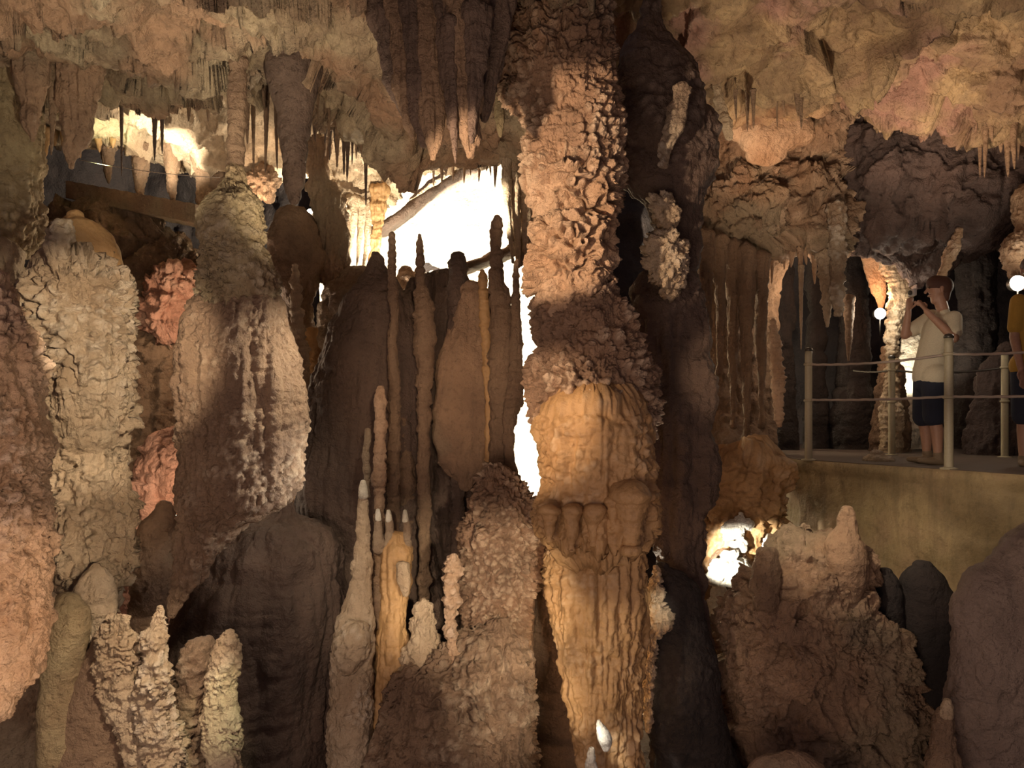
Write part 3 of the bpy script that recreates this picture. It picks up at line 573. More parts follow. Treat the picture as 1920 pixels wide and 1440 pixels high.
tag(body('stone', [(296, 484, 492), (310, 480, 500), (330, 468, 520), (346, 462, 524), (360, 470, 515)], 8.5, M['peach'], seed=187, res=.011, lump=.06, ls=.12, fac=.05, fcs=.15, dr=.6, floor=False), 'flame shaped pink stone lit up between slender pillar and thick dark stalactite', 'stone')
# diagonal ledges across the hollow
def slab(name, pts, mat, seed, lump=.03):   # pts: (x, y, halfheight px, depth)
    secs = []; c = [P(x, y, Y) for x, y, h, Y in pts]; n_ = 70; V = []; Fc = []; m_ = 18
    T = np.linspace(0, len(pts)-1, n_); arr = np.array([[*P(x, y, Y), h/F*Y] for x, y, h, Y in pts]); I = np.arange(len(pts))
    R = np.stack([np.interp(T, I, arr[:, k]) for k in range(4)], -1)
    for k in range(n_):
        e = min(1, math.sin(math.pi*(k+.4)/(n_+.2))*6)
        for q in range(m_):
            a_ = 2*math.pi*q/m_; V.append([R[k, 0]+.03*math.sin(a_*2), R[k, 1]+math.cos(a_)*.28*e, R[k, 2]+math.sin(a_)*R[k, 3]*e])
    V = np.array(V); dn = fbm(V/.12, seed, 4); V[:, 2] += dn*lump; V[:, 1] += fbm(V/.2, seed+3)*lump*2
    for k in range(n_-1):
        for q in range(m_): Fc.append([k*m_+q, k*m_+(q+1) % m_, k*m_+m_+(q+1) % m_, k*m_+m_+q])
    Fc += [list(range(m_))[::-1], [(n_-1)*m_+q for q in range(m_)]]
    return mesh_obj(name, V, Fc, mat)
tag(slab('rock_ledge', [(694, 442, 10, 8.9), (730, 430, 11, 8.95), (770, 402, 10, 9.0), (810, 370, 9, 9.05), (850, 348, 8, 9.1), (900, 318, 6, 9.1)], M['dark'], 190), 'brown sloping ledge crossing the bright hollow diagonally', 'rock ledge')
tag(slab('rock_ledge', [(770, 390, 10, 10.3), (810, 360, 16, 10.4), (860, 330, 16, 10.5), (905, 312, 10, 10.6)], M['pale'], 191), 'cream lit slope just above the brown sloping ledge', 'rock ledge')
tag(slab('rock_ledge', [(865, 508, 6, 8.8), (910, 494, 9, 8.8), (950, 478, 9, 8.8), (985, 458, 8, 8.8), (1030, 440, 8, 8.8)], M['brown'], 192), 'brown slanted ledge at the lower right of the bright hollow', 'rock ledge')
tag(body('boulder', [(508, 745, 775), (522, 740, 860), (545, 735, 925)], 8.9, M['brown'], seed=193, res=.016, lump=.03, ls=.2, floor=True, dr=.3), 'brown rock sill along the lower edge of the bright hollow', 'rock')

# --- big hanging ones from the left roof
tag(body('stalactite', [(150, 500, 600), (190, 515, 590), (220, 520, 582), (260, 524, 579), (300, 528, 576), (335, 531, 570), (360, 535, 566), (378, 542, 560)], 6.0, M['dark'], seed=201, res=.011, lump=.02, ls=.2, ceil=100, dr=.85), 'thick dark tapering stalactite hanging left of the grained slab', st)
tag(body('stalactite', [(60, 110, 205), (110, 112, 196), (160, 112, 192), (200, 113, 180), (250, 116, 172), (280, 118, 158), (300, 124, 146), (314, 130, 138)], 6.0, M['rust'], seed=202, res=.01, lump=.03, ls=.2, flute=.025, fs=.07, ceil=True, dr=.7), 'stout ochre brown stalactite with rounded end, upper left', st)
tag(body('stalactite', [(30, 20, 100), (90, 24, 96), (150, 30, 86), (190, 40, 80), (230, 44, 74), (262, 54, 66)], 5.9, M['rust'], seed=203, res=.01, lump=.03, ls=.18, flute=.02, fs=.07, ceil=True, dr=.7), 'pointed brown stalactite, leftmost of the stout pair at upper left', st)
tag(stal('stalactite', 100, 120, 290, 18, 6.05, M['brown'], seed=204, bend=-4), 'thin brown stalactite between the stout pair at upper left', st)
tag(stal('stalactite', 68, 230, 330, 14, 6.6, M['pale'], seed=205), 'slim pale stalactite below the leftmost stout one', st)
D = [ # the dark drapery cluster, top centre
 (705, -160, 240, 92, 4.5, 'dark', 70), (745, -160, 262, 84, 4.45, 'brown', 30), (785, -160, 272, 92, 4.4, 'dark', 10), (812, -180, 298, 84, 4.35, 'brown', 0),
 (842, -180, 270, 80, 4.25, 'dark', 10), (872, -190, 292, 118, 4.2, 'brown', 8), (925, -190, 225, 110, 4.3, 'dark', -18), (893, 20, 266, 44, 4.1, 'dark', -8), (846, 40, 306, 26, 4.15, 'dark', 8)]
labs = ['slanting dark stalactite, leftmost in cluster at top centre', 'brown slanting stalactite, second from left in cluster at top centre', 'dark wide stalactite in left half of cluster at top centre',
 'long brown stalactite in middle of cluster at top centre', 'dark stalactite just left of the widest brown one in cluster at top centre', 'widest brown stalactite with blunt end in cluster at top centre', 'dark broad stalactite touching the huge peach column at top',
 'short dark spike right of the widest brown stalactite', 'thin spike below middle of the cluster at top centre']
for k, ((x, y0, y1, w_, Y, m, b_), lb) in enumerate(zip(D, labs)):
    tag(stal('stalactite', x, y0, y1, w_, Y, M[m], seed=210+k, bend=b_, flute=.03, tip=.12, rib=.004, res=.011, lump=.02), lb, st)
tag(body('stalactite', [(180, 930, 942), (200, 927, 946), (225, 928, 947), (245, 932, 944), (256, 935, 941)], 5.6, M['olive'], seed=221, res=.008, lump=.01, ls=.08, ceil=60), 'club shaped olive stalactite hanging alone beside the huge column', st)
R_ = random.Random(4)
def fringe(xs, ytop, ln, wd, Y, mat, label, group, name='stalactite', seed=300, jit=4):
    xs = list(xs)
    for k, x in enumerate(xs):
        y0 = (ytop(x) if callable(ytop) else ytop)
        L = R_.uniform(*ln); w_ = R_.uniform(*wd)
        tag(stal(name, x+R_.uniform(-jit, jit), y0-14, y0+L, w_, Y+R_.uniform(-.15, .15), mat, seed=seed+k, bend=R_.uniform(-3, 3), res=.012), label+', '+ordinal(k, len(xs)), st, group)
fringe(range(598, 720, 11), lambda x: 165+(x-598)*.75, (40, 130), (7, 15), 6.9, M['brown'], 'small brown stalactite in the row left of the top centre cluster', 'brown stalactites left of top centre cluster', seed=300)
fringe(range(590, 700, 12), lambda x: 215+(x-598)*.5, (30, 100), (6, 13), 7.1, M['dark'], 'small dark stalactite in the back row over the yellow lobe', 'dark stalactites over the yellow lobe', seed=320)
fringe(range(322, 420, 11), 186, (10, 45), (7, 14), 7.2, M['brown'], 'small brown stalactite under the pale lip at upper left', 'stalactites under the pale lip', seed=340)
fringe(range(460, 525, 11), 165, (30, 170), (9, 20), 7.1, M['brown'], 'brown stalactite right of the slender pillar at upper left', 'stalactites right of the slender pillar', seed=350)
fringe(range(70, 250, 16), 258, (14, 45), (10, 20), 8.9, M['ochre'], 'amber lit stalactite on the rim over the tunnel at left', 'amber stalactites over the tunnel', seed=360)
fringe([200, 262, 320], 290, (50, 95), (26, 40), 9.0, M['brown'], 'stubby brown stalactite hanging in the dark tunnel mouth', 'stubby stalactites in the tunnel mouth', seed=380, jit=3)
fringe(range(740, 940, 12), lambda x: 296+8*math.sin(x*.05), (14, 55), (6, 12), 8.2, M['brown'], 'short spike hanging from the rim above the bright hollow', 'spikes on the rim of the bright hollow', seed=400)
for k, (x, y0, y1, w_) in enumerate([(290, 200, 300, 11), (304, 205, 288, 9), (228, 190, 330, 7)]):
    tag(stal('stalactite', x, y0, y1, w_, 7.2, M['dark'], seed=430+k), ['dark straight spike hanging alone before the cream ceiling', 'shorter dark spike next to the straight one before the cream ceiling', 'thread thin stalactite before the green tinted ceiling'][k], st)
for k, (x, y1, lb) in enumerate([(618, 300, 'lone black spike over the left of yellow lobe'), (645, 328, 'second black spike over yellow lobe'), (686, 385, 'long thin black stalactite crossing the yellow lobe')]):
    tag(stal('stalactite', x, 210, y1, 11, 7.2, M['dark'], seed=440+k), lb, st)
#@RIGHT
# ------------------------------------------------------------------ right side
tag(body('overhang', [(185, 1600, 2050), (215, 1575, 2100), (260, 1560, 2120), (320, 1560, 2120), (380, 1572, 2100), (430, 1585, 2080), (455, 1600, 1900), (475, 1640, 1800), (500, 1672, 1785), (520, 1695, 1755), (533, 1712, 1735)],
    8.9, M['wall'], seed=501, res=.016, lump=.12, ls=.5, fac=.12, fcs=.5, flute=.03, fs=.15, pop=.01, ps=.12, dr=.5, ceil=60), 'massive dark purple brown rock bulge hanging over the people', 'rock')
tag(body('stalactite', [(428, 1905, 1960), (445, 1890, 1990), (470, 1884, 2000), (500, 1890, 1990), (520, 1902, 1960)], 7.9, M['peach'], seed=502, res=.009, lump=.03, ls=.1, pop=.03, ps=.05, ceil=60), 'crusty peach stone hanging at right edge over the yellow shirt', st)
fringe(range(1835, 1960, 13), 240, (25, 95), (9, 18), 7.6, M['rust'], 'brown stalactite in the row at far upper right', 'stalactites at far upper right', seed=510)
fringe([1378, 1400, 1412, 1456, 1470, 1494, 1500], 184, (22, 62), (4, 11), 7.0, M['brown'], 'tiny spike under the orange arch at upper right', 'tiny spikes under the orange arch', seed=525, jit=2)
tag(body('drapery', [(160, 1336, 1350), (200, 1342, 1362), (235, 1352, 1374), (260, 1362, 1374)], 7.1, M['pale'], seed=535, res=.01, lump=.02, ls=.08, ceil=40), 'pale grey strip of stone right of the dark column', 'drapery')
tag(body('boulder', [(205, 1370, 1500), (230, 1368, 1520), (260, 1372, 1530), (285, 1400, 1480)], 7.9, M['peach'], seed=536, res=.015, lump=.05, ls=.3, dr=.4), 'smooth orange lit patch of rock under the small spikes', 'rock')
# curtain of pipes
K = [(1322, 440, 760, 30, 8.0), (1350, 450, 700, 26, 8.1), (1375, 460, 800, 28, 8.2), (1400, 470, 820, 30, 8.15), (1428, 480, 800, 26, 8.2)]
for k, (x, y0, y1, w_, Y) in enumerate(K):
    tag(stal('stalactite', x, y0, y1, w_, Y, M['brown'], seed=540+k, flute=.02, tip=.5), 'long dim brown pipe in the curtain left of the railing, '+ordinal(k, 5), st, 'pipes left of the railing')
tag(body('stalagmite', [(600, 1444, 1454), (625, 1441, 1460), (680, 1444, 1468), (720, 1447, 1470), (770, 1450, 1468), (798, 1456, 1466)], 7.7, M['peach'], seed=546, res=.009, lump=.012, ls=.08, rib=.025, rs=.045), 'ribbed pinkish carrot shaped stone left of the first rail post', sg)
fringe([1432, 1448, 1468, 1484, 1500, 1512, 1528, 1540], 470, (25, 75), (9, 15), 8.6, M['peach'], 'short glowing peach stalactite under the ledge left of the railing', 'glowing peach stalactites under the ledge', seed=550, jit=3)
tag(body('stalactite', [(430, 1556, 1582), (470, 1558, 1584), (520, 1556, 1582), (560, 1560, 1580), (590, 1566, 1578)], 8.2, M['grey'], seed=560, res=.01, lump=.03, ls=.09, pop=.02, ceil=40), 'greyish knobbly stalactite at right end of the glowing ledge', st)
tag(body('stalactite', [(520, 1536, 1566), (550, 1538, 1564), (580, 1543, 1558), (612, 1548, 1553)], 8.3, M['pale'], seed=561, res=.01, lump=.03, ls=.07, pop=.015, ceil=40), 'short sparkling stalactite beside the greyish knobbly one', st)
tag(stal('stalactite', 1502, 500, 655, 9, 8.4, M['pale'], seed=562), 'very thin straight stalactite left of the first rail post', st)
tag(stal('stalactite', 1591, 560, 676, 20, 9.0, M['brown'], seed=563, tip=.2), 'dim brown stalactite over the middle of the first rope span', st)
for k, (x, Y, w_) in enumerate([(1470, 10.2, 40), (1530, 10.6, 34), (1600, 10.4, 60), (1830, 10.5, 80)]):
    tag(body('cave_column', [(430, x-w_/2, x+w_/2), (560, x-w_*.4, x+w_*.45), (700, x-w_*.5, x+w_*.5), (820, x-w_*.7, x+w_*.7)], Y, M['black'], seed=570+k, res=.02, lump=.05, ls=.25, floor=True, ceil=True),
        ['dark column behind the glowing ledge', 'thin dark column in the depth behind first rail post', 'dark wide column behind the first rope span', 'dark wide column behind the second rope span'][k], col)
# lamp-lit pillar behind the person
tag(body('cave_column', [(490, 1650, 1700), (520, 1662, 1708), (560, 1668, 1712), (600, 1664, 1696), (640, 1662, 1684), (700, 1658, 1684), (770, 1650, 1690)], 9.3, M['pale'], seed=580, res=.012, lump=.03, ls=.1, pop=.02, rib=.02, ceil=60, floor=True), 'pitted pale pillar lit by the lamp, left of the man in white', col)
tag(body('stalactite', [(485, 1618, 1672), (500, 1618, 1664), (530, 1628, 1660), (560, 1640, 1660), (576, 1646, 1656)], 9.6, M['peach'], seed=581, res=.012, lump=.02, ls=.15, ceil=40, dr=.4), 'orange glowing rock tongue directly above the shining lamp', st)
tag(body('stalactite', [(432, 1792, 1806), (450, 1784, 1800), (475, 1772, 1794), (500, 1762, 1784), (515, 1756, 1776)], 8.3, M['peach'], seed=582, res=.01, lump=.02, ls=.07, pop=.02), 'slanting pink lit rock rib above the head of the man in white', st)
tag(body('boulder', [(628, 1690, 1730), (660, 1688, 1735), (700, 1685, 1735), (720, 1690, 1730)], 10.4, M['white'], seed=583, res=.02, lump=.04, ls=.15, dr=.4, floor=True), 'brightly lit cream rock seen past the back of the man in white', 'rock')
tag(body('stalagmite', [(655, 1655, 1672), (690, 1648, 1690), (760, 1640, 1700), (800, 1636, 1705)], 9.7, M['brown'], seed=584, res=.016, lump=.04, ls=.15, floor=True), 'dark brown rock at the foot of the lit pitted pillar', 'rock')
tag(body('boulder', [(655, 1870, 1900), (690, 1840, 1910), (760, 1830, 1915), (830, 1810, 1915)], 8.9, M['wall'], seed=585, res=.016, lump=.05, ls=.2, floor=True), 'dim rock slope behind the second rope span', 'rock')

# --- platform
def slab_world(name, poly, z0, z1, mat, seed, lump, res=.04):
    """platform block: top plus rough sides along a plan outline"""
    pts = [];
    for k in range(len(poly)):
        a_, b_ = np.array(poly[k]), np.array(poly[(k+1) % len(poly)]); n_ = max(2, int(np.linalg.norm(b_-a_)/res))
        for q in range(n_): pts.append(a_+(b_-a_)*q/n_)
    pts = np.array(pts); m_ = len(pts); c = pts.mean(0); nz = int((z1-z0)/res); V = []; Fc = []
    d = np.roll(pts, -1, 0)-np.roll(pts, 1, 0); nrm = np.stack([d[:, 1], -d[:, 0]], -1); nrm /= np.linalg.norm(nrm, axis=1)[:, None]
    if ((pts-c)*nrm).sum() < 0: nrm = -nrm
    for k in range(nz+1):
        z = z0+(z1-z0)*k/nz; G = np.concatenate([pts, np.full((m_, 1), z)], 1)
        dd = lump*(fbm(G/.7, seed, 5)*1.2)*min(1, (z1-z)/.15)+np.where(z > z1-.09, .03, 0)-(z1-z)*.02
        dd = dd+np.clip((1.9-z)*.16, 0, .5)
        V.append(np.concatenate([pts+nrm*dd[:, None], np.full((m_, 1), z)], 1))
    V = np.concatenate(V)
    for k in range(nz):
        for q in range(m_): Fc.append([k*m_+q, k*m_+(q+1) % m_, (k+1)*m_+(q+1) % m_, (k+1)*m_+q])
    Fc += [list(range(m_))[::-1], [nz*m_+q for q in range(m_)]]
    return mesh_obj(name, V, Fc, mat, smooth=True)
ZP = ZC-.44
pl = slab_world('platform', [(2.86, 7.98), (3.58, 6.40), (4.15, 5.15), (4.6, 4.2), (9, 4.2), (9, 12.4), (3.2, 12.4), (2.9, 9.4)], 0, ZP, M['conc'], 601, .10)
tag(pl, 'raised ochre concrete platform wall under the railing', 'platform')
out = [(2.88, 7.96), (3.56, 6.46), (4.13, 5.2), (4.6, 4.3), (8.9, 4.3), (8.9, 12.3), (3.3, 12.3), (3.0, 9.4)]
mesh_obj('walking_surface', [[x, y, z] for z in (ZP-.02, ZP+.006) for x, y in out], [list(range(8))[::-1], list(range(8, 16))]+[[k, (k+1) % 8, 8+(k+1) % 8, 8+k] for k in range(8)], plain('dark_platform_floor', (.12, .085, .065), .9, bump=.5, bs_=12), pl, smooth=False)  # darker sheet laid over the platform top
# --- boulder slope
t = tag(body('boulder', [(992, 1500, 1530), (1005, 1460, 1570), (1025, 1432, 1610), (1060, 1405, 1632), (1100, 1385, 1640), (1140, 1362, 1650), (1170, 1340, 1670), (1200, 1336, 1700), (1250, 1345, 1725), (1320, 1356, 1750), (1400, 1366, 1760), (1480, 1370, 1765)],
    5.9, M['rust'], seed=611, res=.0095, lump=.08, ls=.4, fac=.10, fcs=.35, ter=.04, ts=.14, pit=.02, pw=.12, pop=.012, ps=.06, floor=True, dr=.55), 'large rough brown boulder slope below the platform', 'rock')
tag(body('stalagmite', [(955, 1577, 1598), (962, 1573, 1603), (985, 1571, 1605), (1002, 1558, 1608), (1020, 1548, 1618), (1050, 1546, 1626), (1075, 1552, 1624), (1092, 1556, 1626), (1120, 1570, 1610)], 5.62, M['rust'], seed=612, res=.007, lump=.012, ls=.09, smoothp=.35), 'bottle shaped brown stalagmite standing on the boulder below the platform', sg)
tag(body('stalagmite', [(1040, 1420, 1458), (1060, 1412, 1462), (1100, 1408, 1462), (1135, 1415, 1460)], 5.62, M['brown'], seed=613, res=.009, lump=.02, ls=.12), 'stubby brown stump on the left shoulder of the boulder', sg)
tag(body('stalagmite', [(1074, 1644, 1672), (1082, 1634, 1680), (1110, 1630, 1690), (1200, 1628, 1700), (1350, 1640, 1720)], 5.9, M['black'], seed=614, res=.012, lump=.02, ls=.2, floor=True), 'black rounded stalagmite right of the boulder, the smaller of two', sg)
tag(body('stalagmite', [(1062, 1712, 1746), (1072, 1700, 1760), (1092, 1690, 1775), (1150, 1690, 1795), (1300, 1690, 1800)], 5.9, M['black'], seed=615, res=.012, lump=.02, ls=.2, floor=True), 'black rounded stalagmite next to the grey slope, the larger of two', sg)
tag(body('boulder', [(960, 1960, 2100), (1000, 1900, 2200), (1040, 1862, 2300), (1080, 1822, 2350), (1120, 1798, 2400), (1200, 1785, 2400), (1320, 1785, 2400), (1440, 1790, 2400)], 4.9, M['slope'], seed=616, res=.012, lump=.05, ls=.4, ter=.02, ts=.3, floor=True, dr=.35), 'smooth dim purple grey rock slope in the lower right corner', 'rock')
t = thing('stalagmite', 'small two-tiered stalagmite with a pale top at the lower right', sg, (P(1772, 1440, 4.6).x, 4.6, 0))
body('stem', [(1335, 1757, 1785), (1352, 1748, 1788), (1395, 1742, 1793), (1440, 1735, 1800)], 4.6, M['brown'], t, seed=617, res=.009, lump=.02, ls=.1, floor=True)
body('tip', [(1315, 1768, 1784), (1322, 1764, 1787), (1342, 1762, 1787)], 4.58, M['pale'], t, seed=618, res=.007, lump=.01, ls=.06)
tag(body('boulder', [(1462, 1395, 1550), (1470, 1385, 1560), (1485, 1378, 1580), (1510, 1370, 1600)], 4.8, M['rust'], seed=619, res=.011, lump=.03, ls=.15, floor=True, dr=.4), 'low rust stone strip at the bottom edge below the boulder', 'rock')
# white rocks left of the boulder
for k, (y0, y1, a_, b_, Y, lb) in enumerate([(966, 1002, 1354, 1412, 7.08, 'white glaring stone, topmost of the lit pile left of the boulder'), (1008, 1034, 1366, 1404, 7.05, 'small white stone in the middle of the lit pile'), (1044, 1102, 1320, 1398, 7.0, 'biggest white glaring stone of the lit pile'), (1098, 1165, 1325, 1364, 7.0, 'grey white stone at the foot of the lit pile'), (1003, 1028, 1424, 1452, 7.05, 'small white stone touching the boulder top')]):
    m_ = (a_+b_)/2; h = (b_-a_)/2
    tag(body('stone', [(y0, m_-h*.1, m_+h*.6), ((y0*2+y1)/3, m_-h*.7, m_+h), ((y0+y1*2)/3, m_-h, m_+h*.8), (y1, m_-h*.6, m_+h*.1)], Y, M['white'], seed=620+k, res=.009, lump=.06, ls=.12, dr=.7), lb, 'stone', 'lit white stones')
tag(body('boulder', [(870, 1300, 1480), (900, 1290, 1486), (960, 1290, 1478), (1010, 1300, 1460), (1060, 1310, 1440), (1120, 1315, 1420), (1180, 1318, 1400), (1300, 1310, 1400)], 7.3, M['ochre'], seed=630, res=.012, lump=.06, ls=.25, pop=.02, ps=.09, fac=.08, fcs=.25, ter=.04, ts=.12, floor=True, dr=.4), 'ochre rock wall with pits between dark column and platform', 'rock')

# ------------------------------------------------------------------ posts and ropes
PM = plain('painted_post_metal', (.42, .36, .24), .55); RM = plain('rope_fibre', (.45, .36, .30), .9, bump=.6, bs_=200); DK = plain('dark_steel', (.08, .07, .06), .4, .6)
def lathe(name, prof, mat, parent, n_=24, base=(0, 0, 0)):
    V = []; Fc = []
    for r, z in prof:
        for q in range(n_): V.append([base[0]+r*math.cos(2*math.pi*q/n_), base[1]+r*math.sin(2*math.pi*q/n_), base[2]+z])
    for k in range(len(prof)-1):
        for q in range(n_): Fc.append([k*n_+q, k*n_+(q+1) % n_, (k+1)*n_+(q+1) % n_, (k+1)*n_+q])
    Fc += [list(range(n_))[::-1], [(len(prof)-1)*n_+q for q in range(n_)]]
    me = bpy.data.meshes.new(name); me.from_pydata(V, [], Fc); me.materials.append(mat)
    for p_ in me.polygons: p_.use_smooth = len(p_.vertices) == 4
    o = bpy.data.objects.new(name, me); C.objects.link(o); o.parent = parent; return o
def post(loc, h, label, r=.036, m=None):
    t = thing('rail_post', label, 'post', loc, None); m = m or PM
    lathe('pole', [(r*.98, 0), (r, .01), (r*.97, h-.05), (r*.95, h)], m, t)
    lathe('cap', [(r*.95, h), (r*1.1, h+.004), (r*1.08, h+.02), (r*.7, h+.034), (r*.1, h+.04)], DK, t)
    for z in (h-.13, h*.55):
        lathe('rope_ring', [(r*1.02, z-.014), (r*1.3, z-.008), (r*1.3, z+.008), (r*1.02, z+.014)], m, t)
    lathe('base_flange', [(r*1.9, 0), (r*1.9, .012), (r*1.05, .02)], m, t); return t
def gp(px, Y): return Vector(((px-CX)/F*Y, Y, ZP))
posts = [(gp(1516, 7.80), 'cream painted rail post standing furthest left on the platform edge'), (gp(1779, 6.50), 'cream rail post in front of the man in white'), (gp(2090, 5.4), 'rail post beyond the right edge'),
         (gp(1672, 8.8), 'dim rail post on far side of platform, left of the man'), (gp(1884, 8.3), 'dim rail post on far side, beside the person in mustard')]
for q, lb in posts: post(q, 1.08, lb)
def rope(a, b, sag, label, name='rope', r=.011, mat=None):
    n_ = 60; m_ = 8; V = []; Fc = []; d = (b-a).normalized(); u = Vector((-d.y, d.x, 0)).normalized()
    for k in range(n_+1):
        t_ = k/n_; p = a.lerp(b, t_)+Vector((0, 0, -4*sag*t_*(1-t_)))
        for q in range(m_):
            an = 2*math.pi*q/m_+k*.5; rr = r*(1+.12*math.cos(3*(2*math.pi*q/m_)+k)); V.append(list(p+u*rr*math.cos(2*math.pi*q/m_)+Vector((0, 0, rr*math.sin(2*math.pi*q/m_)))))
    for k in range(n_):
        for q in range(m_): Fc.append([k*m_+q, k*m_+(q+1) % m_, k*m_+m_+(q+1) % m_, k*m_+m_+q])
    Fc += [list(range(m_))[::-1], [n_*m_+q for q in range(m_)]]
    return tag(mesh_obj(name, V, Fc, mat or RM), label, 'rope')
up = lambda q, h: q+Vector((0, 0, h))
p0, p1, p2, p3, p4 = [q for q, _ in posts]
rope(up(p0, .95), up(p1, .95), .03, 'upper rope between the leftmost post and the post before the man')
rope(up(p0, .60), up(p1, .60), .012, 'lower rope between the leftmost post and the post before the man')
rope(up(p1, .95), up(p2, .95), .03, 'upper rope running from the post before the man to the right edge')
rope(up(p1, .60), up(p2, .60), .012, 'lower rope running from the post before the man to the right edge')
rope(up(p3, .95), up(p4, .95), .04, 'far upper rope behind the man in white', mat=DK)
rope(up(p3, .95), up(gp(1600, 9.4), .98), .02, 'far rope leading left from the dim post behind the man', mat=DK)
tag(body('stone', [(851, 1632, 1655), (856, 1622, 1672), (863, 1620, 1676)], 7.6, M['grey'], seed=640, res=.01, lump=.02, ls=.06), 'small pale rubble heap on platform floor left of the man', 'stone')

# ------------------------------------------------------------------ lamps that show
GL = plain('lamp_glass', (1, .95, .85), .3, emit=(1, .93, .8), es=30)
def floodlight(px, py, Y, r, label):
    c = P(px, py, Y); t = thing('floodlight', label, 'lamp', c)
    lathe('housing', [(r*.5, -.10), (r*.9, -.07), (r*1.05, -.01), (r*1.05, .0)], DK, t)
    for o in t.children: o.rotation_euler = (math.pi/2, 0, 0)
    gl = lathe('lens', [(r*.98, 0), (r*.9, r*.3), (r*.6, r*.6), (r*.2, r*.72)], GL, t); gl.rotation_euler = (math.pi/2, 0, 0)
    br = lathe('bracket', [(.008, -.25), (.008, -.02)], DK, t); return t
floodlight(1650, 588, 9.15, .065, 'shining round cave lamp between rail and pale pitted pillar')
floodlight(1908, 531, 7.6, .075, 'shining white lamp at the right edge above the mustard shirt')
floodlight(581, 397, 7.9, .028, 'tiny bright lamp left of the grained hanging slab')
floodlight(329, 976, 7.0, .05, 'small lamp glowing beside the salmon red rock')

# ------------------------------------------------------------------ people
SK = plain('skin', (.42, .23, .15), .55); HR = plain('dark_red_hair', (.09, .035, .02), .7, bump=.5, bs_=150); WSH = plain('cream_cotton', (.66, .58, .42), .9, bump=.3, bs_=90)
NVY = plain('navy_cloth', (.018, .022, .040), .9, bump=.3, bs_=90); MUS = plain('mustard_cotton', (.50, .29, .05), .9, bump=.3, bs_=90); BRN = plain('tan_leather', (.22, .15, .09), .7); EYE = plain('eye', (.05, .03, .02), .2)
def tcap(bm_, a, b, ra, rb, fl=1.0, wide=None, n_=14):
    """tapered capsule a to b; fl squashes the cross-section along the direction across wide"""
    V, Fc = bm_; a = Vector(a); b = Vector(b); d = (b-a); L_ = d.length; d = d.normalized() if L_ > 1e-6 else Vector((0, 0, 1))
    u = Vector(wide) if wide else (Vector((0, 1, 0)) if abs(d.y) < .9 else Vector((1, 0, 0))); u = (u-d*u.dot(d)).normalized(); v = d.cross(u)
    rings = []
    for k in range(6): an = math.pi/2*(k/6); rings.append((a-d*ra*math.cos(an), ra*max(math.sin(an), .05)))
    for k in range(9): f = k/8; rings.append((a.lerp(b, f), ra+(rb-ra)*f))
    for k in range(1, 7): an = math.pi/2*(k/6); rings.append((b+d*rb*math.sin(an), rb*max(math.cos(an), .05)))
    o = len(V)
    for c, r in rings:
        for q in range(n_): t_ = 2*math.pi*q/n_; V.append(c+u*r*math.cos(t_)+v*r*fl*math.sin(t_))
    for k in range(len(rings)-1):
        for q in range(n_): Fc.append([o+k*n_+q, o+k*n_+(q+1) % n_, o+(k+1)*n_+(q+1) % n_, o+(k+1)*n_+q])
    Fc.append([o+q for q in range(n_)][::-1]); Fc.append([o+(len(rings)-1)*n_+q for q in range(n_)])
def fused(name, bm_, mat, parent, vox, sm=3):
    o = mesh_obj(name, [list(v) for v in bm_[0]], bm_[1], mat, parent)
    r = o.modifiers.new('fuse', 'REMESH'); r.mode = 'VOXEL'; r.voxel_size = vox; r.use_smooth_shade = True
    q = o.modifiers.new('smooth', 'SMOOTH'); q.factor = .5; q.iterations = sm; return o
def hand(bm_, wrist, grip, side, curl=1.0):
    """palm and five curled fingers closing round the point grip"""
    w_ = Vector(wrist); g = Vector(grip); d = (g-w_).normalized(); up_ = Vector((0, 0, 1)); s_ = d.cross(up_).normalized()*side; n_ = s_.cross(d).normalized()
    palm = w_+d*.085; tcap(bm_, w_+d*.02, palm, .030, .038, .5, s_)
    for k in range(4):
        off = s_*(.027-.018*k); Lf = (.040, .046, .043, .034)[k]
        p0_ = palm+off+d*.005; p1_ = p0_+d*Lf*.8+n_*.004; p2_ = p1_+(d*.3-n_*side*.0+s_*0+Vector((-.25, 0, -.75))*curl).normalized()*Lf*.75; p3_ = p2_+(Vector((.5, 0, -.6))*curl).normalized()*Lf*.5
        tcap(bm_, p0_, p1_, .0095, .0088, 1, None, 8); tcap(bm_, p1_, p2_, .0088, .0082, 1, None, 8); tcap(bm_, p2_, p3_, .0082, .0072, 1, None, 8)
    th0 = w_+d*.04+s_*.03; th1 = th0+(d*.6+s_*.6+n_*.3).normalized()*.04; tcap(bm_, th0, th1, .012, .0105, 1, None, 8); tcap(bm_, th1, th1+(d*.9-s_*.2).normalized()*.032, .0105, .0085, 1, None, 8)
